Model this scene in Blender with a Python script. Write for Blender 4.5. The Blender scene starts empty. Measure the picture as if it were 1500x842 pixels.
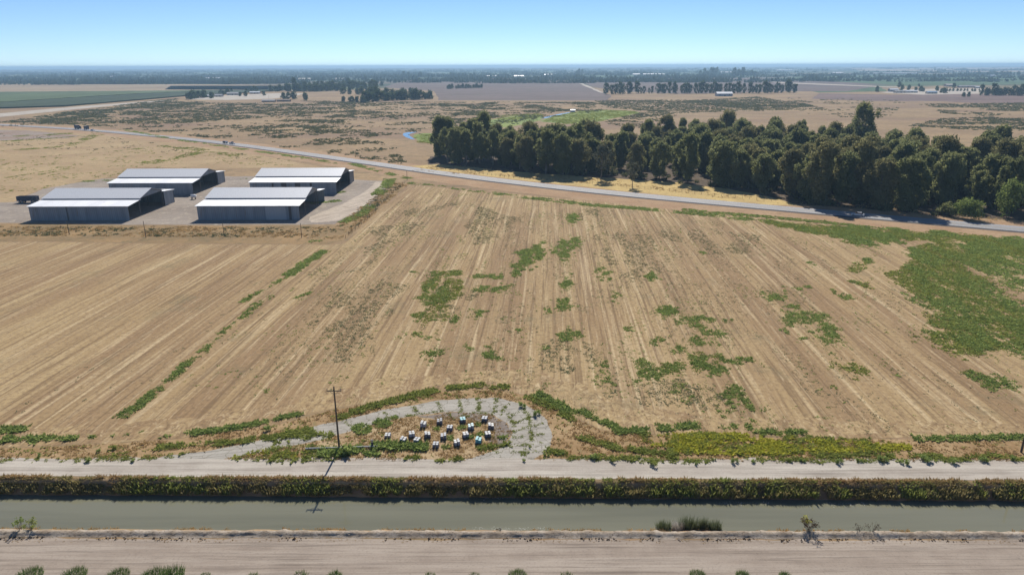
import bpy, bmesh, math, random
import numpy as np

# ------------------------------------------------------------------ camera, light, exposure
S = bpy.context.scene
C = S.collection
F_PX, W_PX, H_PX = 1013.0, 1500.0, 842.0
CAM_H = 58.0
PITCH = math.atan((421 - 96.5) / F_PX)
ROLL = -math.radians(0.19)
SUN_EL, SUN_AZ = math.radians(42), math.radians(2)      # azimuth measured from +Y towards +X

cd = bpy.data.cameras.new('camera'); cam = bpy.data.objects.new('camera', cd); C.objects.link(cam)
S.camera = cam
cd.sensor_fit = 'HORIZONTAL'; cd.angle = 2 * math.atan(W_PX / 2 / F_PX)
cd.clip_start = 0.5; cd.clip_end = 200000
from mathutils import Matrix, Vector
CR = Matrix.Rotation(math.pi / 2 - PITCH, 3, 'X') @ Matrix.Rotation(ROLL, 3, 'Z')
cam.matrix_world = Matrix.Translation((0, 0, CAM_H)) @ CR.to_4x4()

S.view_settings.view_transform = 'Standard'; S.view_settings.look = 'None'
S.view_settings.gamma = 1; S.view_settings.exposure = 0.42
S.render.engine = 'CYCLES'
S.cycles.max_bounces = 6; S.cycles.diffuse_bounces = 3; S.cycles.glossy_bounces = 2
S.cycles.transmission_bounces = 3; S.cycles.volume_bounces = 0; S.cycles.transparent_max_bounces = 4

wd = bpy.data.worlds.new('World'); S.world = wd; wd.use_nodes = True
wn = wd.node_tree.nodes; wl = wd.node_tree.links
for n in list(wn): wn.remove(n)
sky = wn.new('ShaderNodeTexSky'); sky.sky_type = 'NISHITA'; sky.sun_disc = False
sky.sun_elevation = SUN_EL; sky.sun_rotation = SUN_AZ
sky.air_density = 0.55; sky.dust_density = 0.0; sky.ozone_density = 5.5; sky.altitude = 0
bg = wn.new('ShaderNodeBackground'); bg.inputs[1].default_value = 0.086
wo = wn.new('ShaderNodeOutputWorld')
wb = wn.new('ShaderNodeMix'); wb.data_type = 'RGBA'; wb.blend_type = 'MULTIPLY'; wb.inputs[0].default_value = 1; wb.inputs[7].default_value = (.94, .965, .985, 1)   # camera white balance
wl.new(sky.outputs[0], wb.inputs[6]); wl.new(wb.outputs[2], bg.inputs[0]); wl.new(bg.outputs[0], wo.inputs[0])

sd = bpy.data.lights.new('sun', 'SUN'); sun = bpy.data.objects.new('sun', sd); C.objects.link(sun)
sd.energy = 4.2; sd.angle = math.radians(0.5); sd.color = (1.0, 0.95, 0.87)
to_sun = Vector((math.sin(SUN_AZ) * math.cos(SUN_EL), math.cos(SUN_AZ) * math.cos(SUN_EL), math.sin(SUN_EL)))
sun.rotation_euler = to_sun.to_track_quat('Z', 'Y').to_euler(); sun.location = (0, 0, 50)

# ------------------------------------------------------------------ helpers
rng = np.random.default_rng(7)
random.seed(7)

def gp(px, py, z=0.0):
    """world point on the level z that the photograph's pixel (px, py) shows"""
    d = CR @ Vector(((px - 750) / F_PX, -(py - 421) / F_PX, -1))
    t = (z - CAM_H) / d.z
    return (d.x * t, d.y * t)
def P(*pts, z=0.0): return np.array([gp(x, y, z) for x, y in pts])

def link(o, parent=None):
    C.objects.link(o)
    if parent: o.parent = parent
    return o
def mesh_np(name, V, Fc, mat=None, parent=None, attrs=None, smooth=False, mesh_only=False):
    me = bpy.data.meshes.new(name)
    V = np.asarray(V, np.float32).reshape(-1, 3); Fc = np.asarray(Fc, np.int32)
    k = Fc.shape[1]; n = Fc.shape[0]
    me.vertices.add(len(V)); me.vertices.foreach_set('co', V.ravel())
    me.loops.add(n * k); me.loops.foreach_set('vertex_index', Fc.ravel())
    me.polygons.add(n); me.polygons.foreach_set('loop_start', np.arange(0, n * k, k, dtype=np.int32))
    try: me.polygons.foreach_set('loop_total', np.full(n, k, np.int32))
    except Exception: pass
    if smooth: me.polygons.foreach_set('use_smooth', np.ones(n, bool))
    me.update(calc_edges=True)
    for an, av in (attrs or {}).items():
        a = me.attributes.new(an, 'FLOAT', 'POINT'); a.data.foreach_set('value', np.asarray(av, np.float32))
    if mat: me.materials.append(mat)
    if mesh_only: return me
    return link(bpy.data.objects.new(name, me), parent)
def obj_bm(name, bm, mat, parent=None, smooth=False):
    me = bpy.data.meshes.new(name); bm.normal_update(); bm.to_mesh(me); bm.free()
    if smooth:
        for p in me.polygons: p.use_smooth = True
    me.materials.append(mat)
    return link(bpy.data.objects.new(name, me), parent)
def tag(o, label=None, cat=None, group=None, kind=None):
    if label: o['label'] = label
    if cat: o['category'] = cat
    if group: o['group'] = group
    if kind: o['kind'] = kind
    return o
def thing(name, label, cat, loc, rz=0.0, group=None):
    o = bpy.data.objects.new(name, None); o.empty_display_size = .3
    o.location = loc; o.rotation_euler = (0, 0, rz); link(o)
    return tag(o, label, cat, group)
def dup(root, loc, rz=0.0, label=None, group=None, scale=None):
    r = root.copy(); C.objects.link(r); r.location = loc; r.rotation_euler = (0, 0, rz)
    if scale is not None: r.scale = scale
    if label: r['label'] = label
    if group: r['group'] = group
    for ch in root.children:
        c = ch.copy(); C.objects.link(c); c.parent = r
        for g in ch.children:
            d = g.copy(); C.objects.link(d); d.parent = c
    return r
def bm_box(bm, x0, x1, y0, y1, z0, z1, bevel=0.0):
    vs = [bm.verts.new(v) for v in ((x0,y0,z0),(x1,y0,z0),(x1,y1,z0),(x0,y1,z0),(x0,y0,z1),(x1,y0,z1),(x1,y1,z1),(x0,y1,z1))]
    fs = [bm.faces.new([vs[i] for i in f]) for f in ((3,2,1,0),(4,5,6,7),(0,1,5,4),(1,2,6,5),(2,3,7,6),(3,0,4,7))]
    if bevel:
        es = list({e for f in fs for e in f.edges})
        bmesh.ops.bevel(bm, geom=es, offset=bevel, segments=2, affect='EDGES', profile=.5)
def bm_tube(bm, a, b, r0, r1=None, n=8, caps=True):
    a, b = Vector(a), Vector(b); r1 = r0 if r1 is None else r1
    q = (b - a).to_track_quat('Z', 'Y')
    A = [bm.verts.new(a + q @ Vector((r0 * math.cos(2*math.pi*i/n), r0 * math.sin(2*math.pi*i/n), 0))) for i in range(n)]
    B = [bm.verts.new(b + q @ Vector((r1 * math.cos(2*math.pi*i/n), r1 * math.sin(2*math.pi*i/n), 0))) for i in range(n)]
    for i in range(n): bm.faces.new((A[i], A[(i+1)%n], B[(i+1)%n], B[i]))
    if caps: bm.faces.new(A[::-1]); bm.faces.new(B)
def bm_prism(bm, prof, ax, t0, t1):
    """closed outline prof of (u, z) pushed along x (ax=0: u is y) or along y (ax=1: u is x)"""
    mk = (lambda u, z, t: (t, u, z)) if ax == 0 else (lambda u, z, t: (u, t, z))
    A = [bm.verts.new(mk(u, z, t0)) for u, z in prof]; B = [bm.verts.new(mk(u, z, t1)) for u, z in prof]
    n = len(prof)
    bm.faces.new(A); bm.faces.new(B[::-1])
    for i in range(n): bm.faces.new((A[i], B[i], B[(i+1)%n], A[(i+1)%n]))
    bmesh.ops.recalc_face_normals(bm, faces=bm.faces[:])

# value noise for placing plants
_T = rng.random((256, 256))
def vnoise(x, y):
    xi, yi = np.floor(x).astype(int), np.floor(y).astype(int); fx, fy = x - xi, y - yi
    fx, fy = fx*fx*(3-2*fx), fy*fy*(3-2*fy); g = lambda i, j: _T[i & 255, j & 255]
    return (g(xi,yi)*(1-fx)+g(xi+1,yi)*fx)*(1-fy) + (g(xi,yi+1)*(1-fx)+g(xi+1,yi+1)*fx)*fy
def fbm(x, y, o=4):
    r, a, t = 0, .5, 0
    for k in range(o): r = r + a*vnoise(x*2**k + 17*k, y*2**k + 31*k); t += a; a *= .55
    return r / t
def inside(poly, x, y):
    c = np.zeros(len(x), bool); n = len(poly); j = n - 1
    for i in range(n):
        xi, yi = poly[i]; xj, yj = poly[j]
        if yi != yj: c ^= ((yi > y) != (yj > y)) & (x < (xj - xi) * (y - yi) / (yj - yi) + xi)
        j = i
    return c

# ------------------------------------------------------------------ node material builder
class Mat:
    def __init__(s, name):
        s.m = bpy.data.materials.new(name); s.m.use_nodes = True; s.t = s.m.node_tree
        s.t.nodes.clear(); s.out = s.n('ShaderNodeOutputMaterial'); s.co = None
    def n(s, t, **kw):
        x = s.t.nodes.new(t)
        for k, v in kw.items(): setattr(x, k, v)
        return x
    def l(s, a, b): s.t.links.new(a, b)
    def put(s, sock, v):
        if v is None: return
        if hasattr(v, 'is_output') or isinstance(v, bpy.types.NodeSocket): s.l(v, sock)
        else: sock.default_value = (*v, 1) if isinstance(v, tuple) and len(v) == 3 and sock.type == 'RGBA' else v
    def coords(s, rot=0, scale=(1,1,1), src='Object'):
        if s.co is None: s.co = s.n('ShaderNodeTexCoord')
        mp = s.n('ShaderNodeMapping'); s.l(s.co.outputs[src], mp.inputs[0])
        mp.vector_type = 'TEXTURE' if rot else 'POINT'
        if rot:
            mp.inputs['Rotation'].default_value = (0, 0, rot)
            m2 = s.n('ShaderNodeMapping'); s.l(mp.outputs[0], m2.inputs[0]); m2.inputs['Scale'].default_value = scale
            return m2.outputs[0]
        mp.inputs['Scale'].default_value = scale
        return mp.outputs[0]
    def noise(s, vec, scale, detail=4, rough=.55, dist=0):
        x = s.n('ShaderNodeTexNoise'); s.l(vec, x.inputs['Vector']); x.inputs['Scale'].default_value = scale
        x.inputs['Detail'].default_value = detail; x.inputs['Roughness'].default_value = rough; x.inputs['Distortion'].default_value = dist
        return x.outputs[0]
    def rng(s, v, a, b, c=0., d=1.):
        x = s.n('ShaderNodeMapRange'); s.put(x.inputs[0], v)
        for i, q in enumerate((a, b, c, d)): x.inputs[i+1].default_value = q
        return x.outputs[0]
    def math(s, op, a, b=None):
        x = s.n('ShaderNodeMath', operation=op); s.put(x.inputs[0], a); s.put(x.inputs[1], b); return x.outputs[0]
    def mix(s, f, a, b, mode='MIX'):
        x = s.n('ShaderNodeMix', data_type='RGBA', blend_type=mode)
        s.put(x.inputs['Factor'], f); s.put(x.inputs['A'], a) if False else None
        s.put(x.inputs[0], f); s.put(x.inputs[6], a); s.put(x.inputs[7], b); return x.outputs[2]
    def attr(s, name): x = s.n('ShaderNodeAttribute'); x.attribute_name = name; return x.outputs['Fac']
    def rand(s): return s.n('ShaderNodeObjectInfo').outputs['Random']
    def bump(s, h, strength=.3, dist=.1):
        x = s.n('ShaderNodeBump'); s.l(h, x.inputs['Height']); x.inputs['Strength'].default_value = strength; x.inputs['Distance'].default_value = dist
        return x.outputs[0]
    def bsdf(s, col, rough=.9, metal=0., normal=None, spec=.3):
        x = s.n('ShaderNodeBsdfPrincipled'); s.put(x.inputs['Base Color'], col); s.put(x.inputs['Roughness'], rough)
        s.put(x.inputs['Metallic'], metal); x.inputs['Specular IOR Level'].default_value = spec
        if normal: s.l(normal, x.inputs['Normal'])
        s.l(x.outputs[0], s.out.inputs[0]); return s.m
    def leaf(s, col, trans=.3, tcol=None):
        d = s.n('ShaderNodeBsdfDiffuse'); t = s.n('ShaderNodeBsdfTranslucent'); a = s.n('ShaderNodeMixShader')
        s.put(d.inputs[0], col); s.put(t.inputs[0], tcol if tcol is not None else col); a.inputs[0].default_value = trans
        s.l(d.outputs[0], a.inputs[1]); s.l(t.outputs[0], a.inputs[2]); s.l(a.outputs[0], s.out.inputs[0]); return s.m

def soil(name, c1, c2, c3=None, big=.02, fine=1.2, bump=.4, stretch=None, rot=0, dark=.35):
    """earth or dry ground: two colours in patches, fine mottling, a third colour in spots"""
    m = Mat(name); v = m.coords()
    a = m.noise(v, big, 6, .6); col = m.mix(m.rng(a, .38, .62), c1, c2)
    if stretch:
        w = m.coords(rot or 1e-5, stretch); b = m.noise(w, 1, 5, .6)
        col = m.mix(m.rng(b, .42, .66), col, tuple(min(1, x*1.25) for x in c1))
        b2 = m.noise(m.coords(rot or 1e-5, tuple(x*2.3 for x in stretch)), 1, 4, .6)
        col = m.mix(m.rng(b2, .52, .7, 0, .6), col, tuple(x*.7 for x in c2))
    f = m.noise(v, fine, 6, .7)
    col = m.mix(m.rng(f, .35, .7, 0, dark), col, tuple(x*.45 for x in c2))
    if c3 is not None:
        g = m.noise(v, big*6, 8, .7); col = m.mix(m.rng(g, .54, .64, 0, .85), col, c3)
    return m.bsdf(col, .95, normal=m.bump(f, bump, .15), spec=.1)
def plant(name, c1, c2, trans=.3):
    m = Mat(name); r = m.attr('rnd'); n = m.noise(m.coords(), .15, 3)
    k = m.math('ADD', m.math('MULTIPLY', r, .65), m.math('MULTIPLY', n, .6))
    col = m.mix(m.rng(k, .3, .9), c1, c2)
    return m.leaf(col, trans, m.mix(.5, col, tuple(min(1, x*1.5) for x in c2)))
def paint(name, c, rough=.5, metal=0., var=.12, spec=.4):
    m = Mat(name); n = m.noise(m.coords(), 3, 5, .6); r = m.rand()
    col = m.mix(m.rng(n, .35, .7), c, tuple(x*(1-var*2) for x in c))
    return m.bsdf(col, rough, metal, spec=spec)

# ------------------------------------------------------------------ the land
A_ROW = math.radians(3.2)                                # the crop rows run 3.2 degrees east of north

def mat_ground():
    m = Mat('ground'); v = m.coords()
    a = m.noise(v, .012, 6, .62); b = m.noise(m.coords(scale=(.004, .011, 1)), 1, 6, .6)
    col = m.mix(m.rng(a, .4, .6), (.40, .275, .15), (.30, .20, .115))
    col = m.mix(m.rng(b, .5, .62, 0, .75), col, (.27, .17, .115))
    f = m.noise(v, .25, 7, .75); col = m.mix(m.rng(f, .40, .66, 0, .65), col, (.15, .115, .06)); f3 = m.noise(m.coords(scale=(.03, .09, 1)), 1, 8, .75); col = m.mix(m.rng(f3, .50, .66, 0, .6), col, (.155, .125, .07))
    # the farmland of the valley floor, kilometres out: a patchwork of fields
    vo = m.n('ShaderNodeTexVoronoi', distance='CHEBYCHEV'); m.l(m.coords(scale=(1/900., 1/420., 0)), vo.inputs['Vector']); vo.inputs['Scale'].default_value = 1
    cr = m.n('ShaderNodeValToRGB'); cr.color_ramp.interpolation = 'CONSTANT'
    sep = m.n('ShaderNodeSeparateColor'); m.l(vo.outputs['Color'], sep.inputs[0]); m.l(sep.outputs[0], cr.inputs[0])
    el = cr.color_ramp.elements; el[0].color = (.045, .07, .035, 1); el[1].position = .3; el[1].color = (.065, .085, .04, 1)
    for p, c in ((.5, (.12, .10, .07)), (.62, (.035, .055, .03)), (.84, (.2, .16, .10)), (.88, (.06, .10, .045))):
        e = el.new(p); e.color = (*c, 1)
    sx = m.n('ShaderNodeSeparateXYZ'); m.l(m.co.outputs['Object'], sx.inputs[0])
    far = m.rng(m.math('ADD', sx.outputs[1], m.math('MULTIPLY', a, 900.)), 2300, 2600)
    col = m.mix(far, col, cr.outputs[0])
    return m.bsdf(col, .95, normal=m.bump(f, .3, .2), spec=.1)

def row_line(yl, yr, z):
    (x0, y0), (x1, y1) = gp(0, yl, z), gp(1500, yr, z); b = (y1 - y0) / (x1 - x0)
    return lambda x: y0 + b * (np.clip(x, -110, 110) - x0)
WATER_Z = -1.8
L_BERM = row_line(778.5, 781.5, .3); L_SW = row_line(774.5, 778.5, WATER_Z); L_NW = row_line(724, 734, WATER_Z)
L_BANK = row_line(700, 707, .1); L_ROADN = row_line(670, 672, 0.02)
def ground_sheet():
    xs = np.arange(-150, 150.1, 1.0)
    ext = 150 * 1.22 ** np.arange(1, 29); xs = np.concatenate([-ext[::-1], xs, ext])
    lx = lambda f, d=0., j=0., z=0., jz=0.: (f(xs) + d + j * (fbm(xs*.5, xs*0+d*7+z) - .5), z + jz * (fbm(xs*.7+9, xs*0+d*3) - .5))
    c = lambda y, z=0.: (np.full(len(xs), float(y)), np.full(len(xs), z))
    rows = [c(-400), c(-20), c(30), c(58), c(66), c(71),
            lx(L_BERM, -.8, 0, .0), lx(L_BERM, -.45, .2, .0, .05), lx(L_BERM, -.2, .2, .05, .1), lx(L_BERM, .15, .2, .1, .1),
            lx(L_BERM, .7, .8, -.2, .4), lx(L_SW, -.9, .7, -1.2, .4), lx(L_SW, 0, .6, WATER_Z), lx(L_SW, 1, 0, -2.6), lx(L_NW, -1, 0, -2.8),
            lx(L_NW, 0, .6, WATER_Z), lx(L_NW, .8, .5, -1.0, .3), lx(L_BANK, -.5, .4, -.1, .2), lx(L_BANK, .1, .4, .06, .1), lx(L_BANK, .8, .2, .0),
            lx(L_ROADN, 0), c(100), c(112)]
    rows += [c(y) for y in (150, 200, 270, 360, 480, 640, 850, 1150, 1550, 2100, 2900, 4000, 5500, 7500, 10500, 15000, 22000, 32000, 45000)]
    V = np.stack([np.stack([xs, y, z + 0 * xs], 1) for y, z in rows]).reshape(-1, 3)
    V[:, 0] = np.clip(V[:, 0], -42000, 42000)
    n, k = len(rows), len(xs); I = np.arange(n * k).reshape(n, k)
    Fc = np.stack([I[:-1,:-1], I[:-1,1:], I[1:,1:], I[1:,:-1]], -1).reshape(-1, 4)
    return tag(mesh_np('ground', V, Fc, mat_ground(), smooth=False), kind='structure')
ground_sheet()

def jag(poly, seg=2.0, amp=.8, sc=.2):
    """break the straight edges of an outline into an uneven natural edge"""
    out = []; n = len(poly)
    for i in range(n):
        a, b = np.array(poly[i]), np.array(poly[(i+1) % n]); L = np.linalg.norm(b - a); k = max(1, int(L / seg))
        nrm = np.array([-(b-a)[1], (b-a)[0]]) / max(L, 1e-6)
        for j in range(k):
            p = a + (b - a) * j / k
            out.append(p + nrm * amp * 2 * (fbm(np.array([p[0]*sc]), np.array([p[1]*sc]), 5)[0] - .5))
    return np.array(out)
def sheet(name, poly, z, mat, kind='structure', seg=0, amp=0, sc=.2):
    if seg: poly = jag(poly, seg, amp, sc)
    bm = bmesh.new(); vs = [bm.verts.new((x, y, z)) for x, y in poly]
    f = bm.faces.new(vs)
    if f.normal.z < 0 or f.calc_area() and (f.normal_update() or f.normal.z < 0): f.normal_flip()
    bmesh.ops.triangulate(bm, faces=bm.faces[:])
    return tag(obj_bm(name, bm, mat), kind=kind)

# --- the stubble field
def mat_field(name='stubble', swirl=False):
    m = Mat(name); v = m.coords(); r = -A_ROW; D = 2.2 if swirl else 0; q = 4 if swirl else 1
    wob = m.noise(v, .02, 3, .5)
    base = m.mix(m.rng(m.noise(v, .018, 6, .6), .38, .64), (.435, .315, .162), (.35, .238, .120))
    s1 = m.noise(m.coords(r, (.10, .0035 * q, 1)), 1, 3, .5, D)            # passes of the harvester
    base = m.mix(m.rng(s1, .44, .60, 0, .8), base, (.285, .185, .098))
    s2 = m.noise(m.coords(r, (.62 / q**.5, .012 * q * q, 1)), 1, 5, .65, .5 + D)         # straw windrows
    base = m.mix(m.rng(s2, .53, .66, 0, .75), base, (.60, .465, .275))
    s3 = m.noise(m.coords(r, (1.1 / q**.5, .02 * q * q, 1)), 1, 5, .65, .4 + D)         # wheel and drill lines
    base = m.mix(m.rng(s3, .50, .62, 0, .8), base, (.20, .13, .068))
    s4 = m.noise(m.coords(r, (1.9, .10, 1)), 1, 5, .7, .8)
    base = m.mix(m.rng(s4, .56, .7, 0, .55), base, (.64, .50, .31))
    f = m.noise(v, 1.1, 7, .72); base = m.mix(m.rng(f, .47, .70, 0, .75), base, (.15, .10, .058))
    g = m.noise(v, .05, 8, .75); base = m.mix(m.rng(g, .56, .7, 0, .55), base, (.17, .15, .085))
    return m.bsdf(base, .95, normal=m.bump(m.math('ADD', s3, f), .5, .12), spec=.1)
field_px = [(-260, 660), (-60, 657), (120, 650), (250, 642), (400, 622), (480, 600), (560, 586), (640, 572), (720, 567), (790, 582), (840, 610), (880, 628), (960, 636),
            (1100, 638), (1300, 641), (1500, 645), (1760, 650), (1900, 400), (1700, 366), (1500, 350), (1250, 330), (1000, 305), (860, 294), (760, 285), (690, 279), (600, 271), (585, 285), (540, 325), (505, 356), (480, 359), (300, 358), (0, 354), (-330, 352)]
sheet('field', P(*field_px), .012, mat_field(), seg=1.5, amp=.9)
head_px = [(-200, 657), (-60, 654), (120, 646), (250, 636), (400, 615), (480, 592), (560, 578), (640, 566), (720, 560), (800, 575), (860, 605), (910, 622), (1100, 634), (1300, 637), (1500, 641), (1600, 641),
           (1600, 622), (1300, 616), (1100, 612), (930, 596), (850, 560), (760, 540), (640, 546), (540, 560), (430, 588), (330, 606), (150, 626), (-200, 636)]
sheet('headland', P(*head_px), .020, mat_field('headland', True), seg=1.2, amp=2.2, sc=.3)

# --- verge between the field and the canal road
m_verge = soil('verge_dry', (.44, .305, .165), (.32, .205, .10), (.20, .17, .07), .12, 1.6, .6)
verge_px = [(-300, 662), (-60, 659), (120, 652), (250, 644), (400, 624), (480, 602), (560, 588), (640, 574), (720, 569), (790, 584), (840, 612), (880, 630), (960, 638),
            (1100, 640), (1300, 643), (1500, 647), (1800, 652), (1800, 690), (1500, 675), (750, 674), (0, 674), (-300, 676)]
sheet('verge', P(*verge_px), .006, m_verge)

# --- canal road and the broken loop road
def mat_road(name, c1, c2, worn, cracks=None, axis_rot=0.0):
    m = Mat(name); v = m.coords()
    col = m.mix(m.rng(m.noise(v, .25, 6, .6), .38, .64), c1, c2)
    s = m.noise(m.coords(axis_rot or 1e-5, (.03, .55, 1)), 1, 5, .6, .2); col = m.mix(m.rng(s, .44, .62, 0, .85), col, worn)
    s2 = m.noise(m.coords(axis_rot or 1e-5, (.05, 1.9, 1)), 1, 5, .7, .2); col = m.mix(m.rng(s2, .50, .66, 0, .75), col, tuple(x*.62 for x in c2))
    f = m.noise(v, 3.2, 7, .75); col = m.mix(m.rng(f, .52, .72, 0, .6), col, tuple(x*.5 for x in c2))
    if cracks:
        vo = m.n('ShaderNodeTexVoronoi', feature='DISTANCE_TO_EDGE'); vo.inputs['Scale'].default_value = cracks
        mx = m.mix(.35, v, m.n('ShaderNodeTexNoise').outputs[1]); w = m.n('ShaderNodeTexNoise'); w.inputs['Scale'].default_value = .6; w.inputs['Detail'].default_value = 4; m.l(v, w.inputs['Vector'])
        ad = m.n('ShaderNodeVectorMath', operation='ADD'); m.l(v, ad.inputs[0])
        scv = m.n('ShaderNodeVectorMath', operation='SCALE'); m.l(w.outputs[1], scv.inputs[0]); scv.inputs[3].default_value = 2.2; m.l(scv.outputs[0], ad.inputs[1])
        m.l(ad.outputs[0], vo.inputs['Vector'])
        col = m.mix(m.rng(vo.outputs['Distance'], .006, .03, .75, 0), col, (.14, .125, .08))
    return m.bsdf(col, .93, normal=m.bump(f, .4, .06), spec=.12)
xs = np.linspace(-160, 160, 160)
def strip(f0, f1, j0=.5, j1=.5):
    a = np.stack([xs, f0(xs) + j0 * 2 * (fbm(xs*.45, xs*0 + 3) - .5)], 1); b = np.stack([xs, f1(xs) + j1 * 2 * (fbm(xs*.4, xs*0 + 8.5) - .5)], 1)
    return np.concatenate([a, b[::-1]])
m_pale = mat_road('pale_road', (.45, .40, .335), (.37, .32, .265), (.54, .49, .41))
sheet('canal_road', strip(lambda x: L_BANK(x) + .7, L_ROADN, .35, .9), .024, m_pale)
loop_px = [(150, 690), (190, 682), (240, 668), (300, 661), (400, 640), (480, 620), (560, 601), (640, 586), (720, 581), (770, 592), (800, 612), (810, 640), (800, 662), (770, 680), (860, 690), (620, 690),
           (690, 671), (735, 655), (750, 636), (742, 618), (718, 607), (660, 603), (600, 609), (545, 622), (480, 642), (400, 659), (330, 672), (315, 682), (330, 690)]
sheet('loop_road', P(*loop_px), .017, mat_road('old_paving', (.40, .37, .315), (.32, .29, .245), (.46, .425, .36), .4, .2), seg=1.0, amp=.7, sc=.4)
isl_px = [(610, 610), (660, 604), (718, 607), (742, 618), (750, 636), (735, 652), (715, 648), (725, 634), (712, 620), (680, 613), (640, 614)]
sheet('clearing', P((330, 673), (400, 660), (480, 643), (545, 623), (600, 610), (660, 604), (718, 608), (741, 619), (749, 636), (733, 655), (690, 671), (600, 676), (450, 679)), .019, soil('straw_ground', (.50, .375, .22), (.38, .26, .14), (.27, .20, .10), .25, 2.2, .6), seg=1, amp=.8, sc=.4)
sheet('gravel_patch', P(*isl_px), .021, soil('grey_gravel', (.27, .225, .185), (.20, .165, .14), (.33, .28, .22), .3, 2.5, .8, (.4, 2.2, 1)), seg=1, amp=.5, sc=.5)

m_dirt = mat_road('dirt_road', (.345, .283, .225), (.285, .23, .182), (.41, .345, .28))
sheet('dirt_road', strip(lambda x: 60 + 0*x, lambda x: L_BERM(x) - .9, .2, .5), .010, m_dirt)
m_berm = soil('pale_bank', (.46, .39, .31), (.30, .235, .17), (.11, .08, .055), .5, 2.4, .8)
# (the crest itself is part of the ground sheet; a pale crumbly strip lies over it)
def berm_strip():
    xb = np.arange(-150, 150, .4); rows = []
    for k, (d, z) in enumerate(((-.75, .015), (-.5, .06), (-.32, .18), (-.12, .30), (.15, .36), (.5, .26), (.95, -.25))):
        n = fbm(xb*.8, xb*0 + k*1.7, 5) - .5; n2 = fbm(xb*1.7, xb*0 + 40 + k*.8, 4) - .5
        rows.append(np.stack([xb, L_BERM(xb) + d + .5*n, z + (0 if k in (0, 6) else .22) * (n + n2)], 1))
    V = np.stack(rows); n, k = V.shape[:2]; I = np.arange(n*k).reshape(n, k)
    return tag(mesh_np('earth_bank', V.reshape(-1, 3), np.stack([I[:-1,:-1], I[:-1,1:], I[1:,1:], I[1:,:-1]], -1).reshape(-1, 4), m_berm), kind='structure')
berm_strip()

def mat_water():
    m = Mat('canal_water'); v = m.coords(); n = m.noise(m.coords(scale=(.5, 1.4, 1)), 1.6, 5, .6)
    n2 = m.noise(m.coords(scale=(.02, .3, 1)), 1, 3)
    col = m.mix(m.rng(n2, .4, .65), (.19, .185, .125), (.155, .152, .102))
    return m.bsdf(col, .025, normal=m.bump(n, .04, .05), spec=.5)
tag(mesh_np('canal_water', [(-3000, 60, WATER_Z + .02), (3000, 60, WATER_Z + .02), (3000, 96, WATER_Z + .02), (-3000, 96, WATER_Z + .02)], [(0, 1, 2, 3)], mat_water()), kind='structure')

# --- highway
hw = np.array([(-2200, 1560), (-1500, 1180), (-1000, 960), (-760, 856), (-549.7, 757), (-411, 689), (-237, 570), (-111.5, 459), (-40, 394), (0, 357), (77.3, 309.7), (138.7, 276.0), (188.8, 249.0), (300, 189), (600, 27)], float)
def offset(line, d):
    t = np.gradient(line, axis=0); t /= np.linalg.norm(t, axis=1)[:, None]
    return line + np.stack([-t[:, 1], t[:, 0]], 1) * d
def dense(line, k=12):
    s = np.concatenate([[0], np.cumsum(np.linalg.norm(np.diff(line, axis=0), axis=1))]); u = np.linspace(0, s[-1], (len(line)-1)*k)
    # smooth interpolation of the surveyed points
    w = np.stack([np.interp(u, s, line[:, 0]), np.interp(u, s, line[:, 1])], 1); ker = np.ones(9) / 9
    p = np.pad(w, ((4, 4), (0, 0)), 'edge'); q = np.stack([np.convolve(p[:, i], ker, 'valid') for i in (0, 1)], 1); q[0], q[-1] = w[0], w[-1]
    return q
hwd = dense(hw)
def band(name, line, d0, d1, z, mat, wob=0):
    a, b = offset(line, d0), offset(line, d1)
    if wob:
        k = np.arange(len(line)); b = b + (offset(line, d1 + 1) - b) * (wob * 2 * (fbm(k * .8, k * 0 + 5.) - .5))[:, None]
        a = a + (offset(line, d0 + 1) - a) * (wob * 2 * (fbm(k * .8, k * 0 + 15.) - .5))[:, None]
    n = len(line); V = np.concatenate([np.c_[a, np.full(n, z)], np.c_[b, np.full(n, z)]]); i = np.arange(n - 1)
    return tag(mesh_np(name, V, np.stack([i, i + n, i + n + 1, i + 1], 1)[:, ::-1] if (d1 > d0) else np.stack([i, i + 1, i + n + 1, i + n], 1)[:, ::-1], mat), kind='structure')
m_shoulder = soil('verge_tan', (.44, .30, .18), (.37, .235, .135), (.26, .18, .10), .06, .9, .5)
band('roadside', dense(hwd, 3), -24, 15, .016, m_shoulder, 2)
def mat_asphalt():
    m = Mat('asphalt'); v = m.coords(); a = m.noise(v, .08, 5); f = m.noise(v, 1.5, 6, .7)
    col = m.mix(m.rng(a, .35, .65), (.30, .296, .304), (.25, .246, .25)); col = m.mix(m.rng(f, .45, .7, 0, .5), col, (.12, .118, .118))
    return m.bsdf(col, .75, spec=.3)
band('highway', hwd, -4.6, 5.4, .05, mat_asphalt())
band('gravel_shoulder', hwd, -7.6, -4.5, .04, soil('dark_gravel', (.12, .11, .105), (.09, .082, .078), None, .1, 1))
m_line = paint('road_paint', (.72, .71, .68), .7)
for d in (-3.6, 3.9): band('edge_line', hwd, d - .09, d + .09, .056, m_line)
m_yel = paint('yellow_paint', (.62, .42, .06), .7)
for d in (-.02, .3): band('centre_line', hwd, d - .06, d + .06, .056, m_yel)

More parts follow.
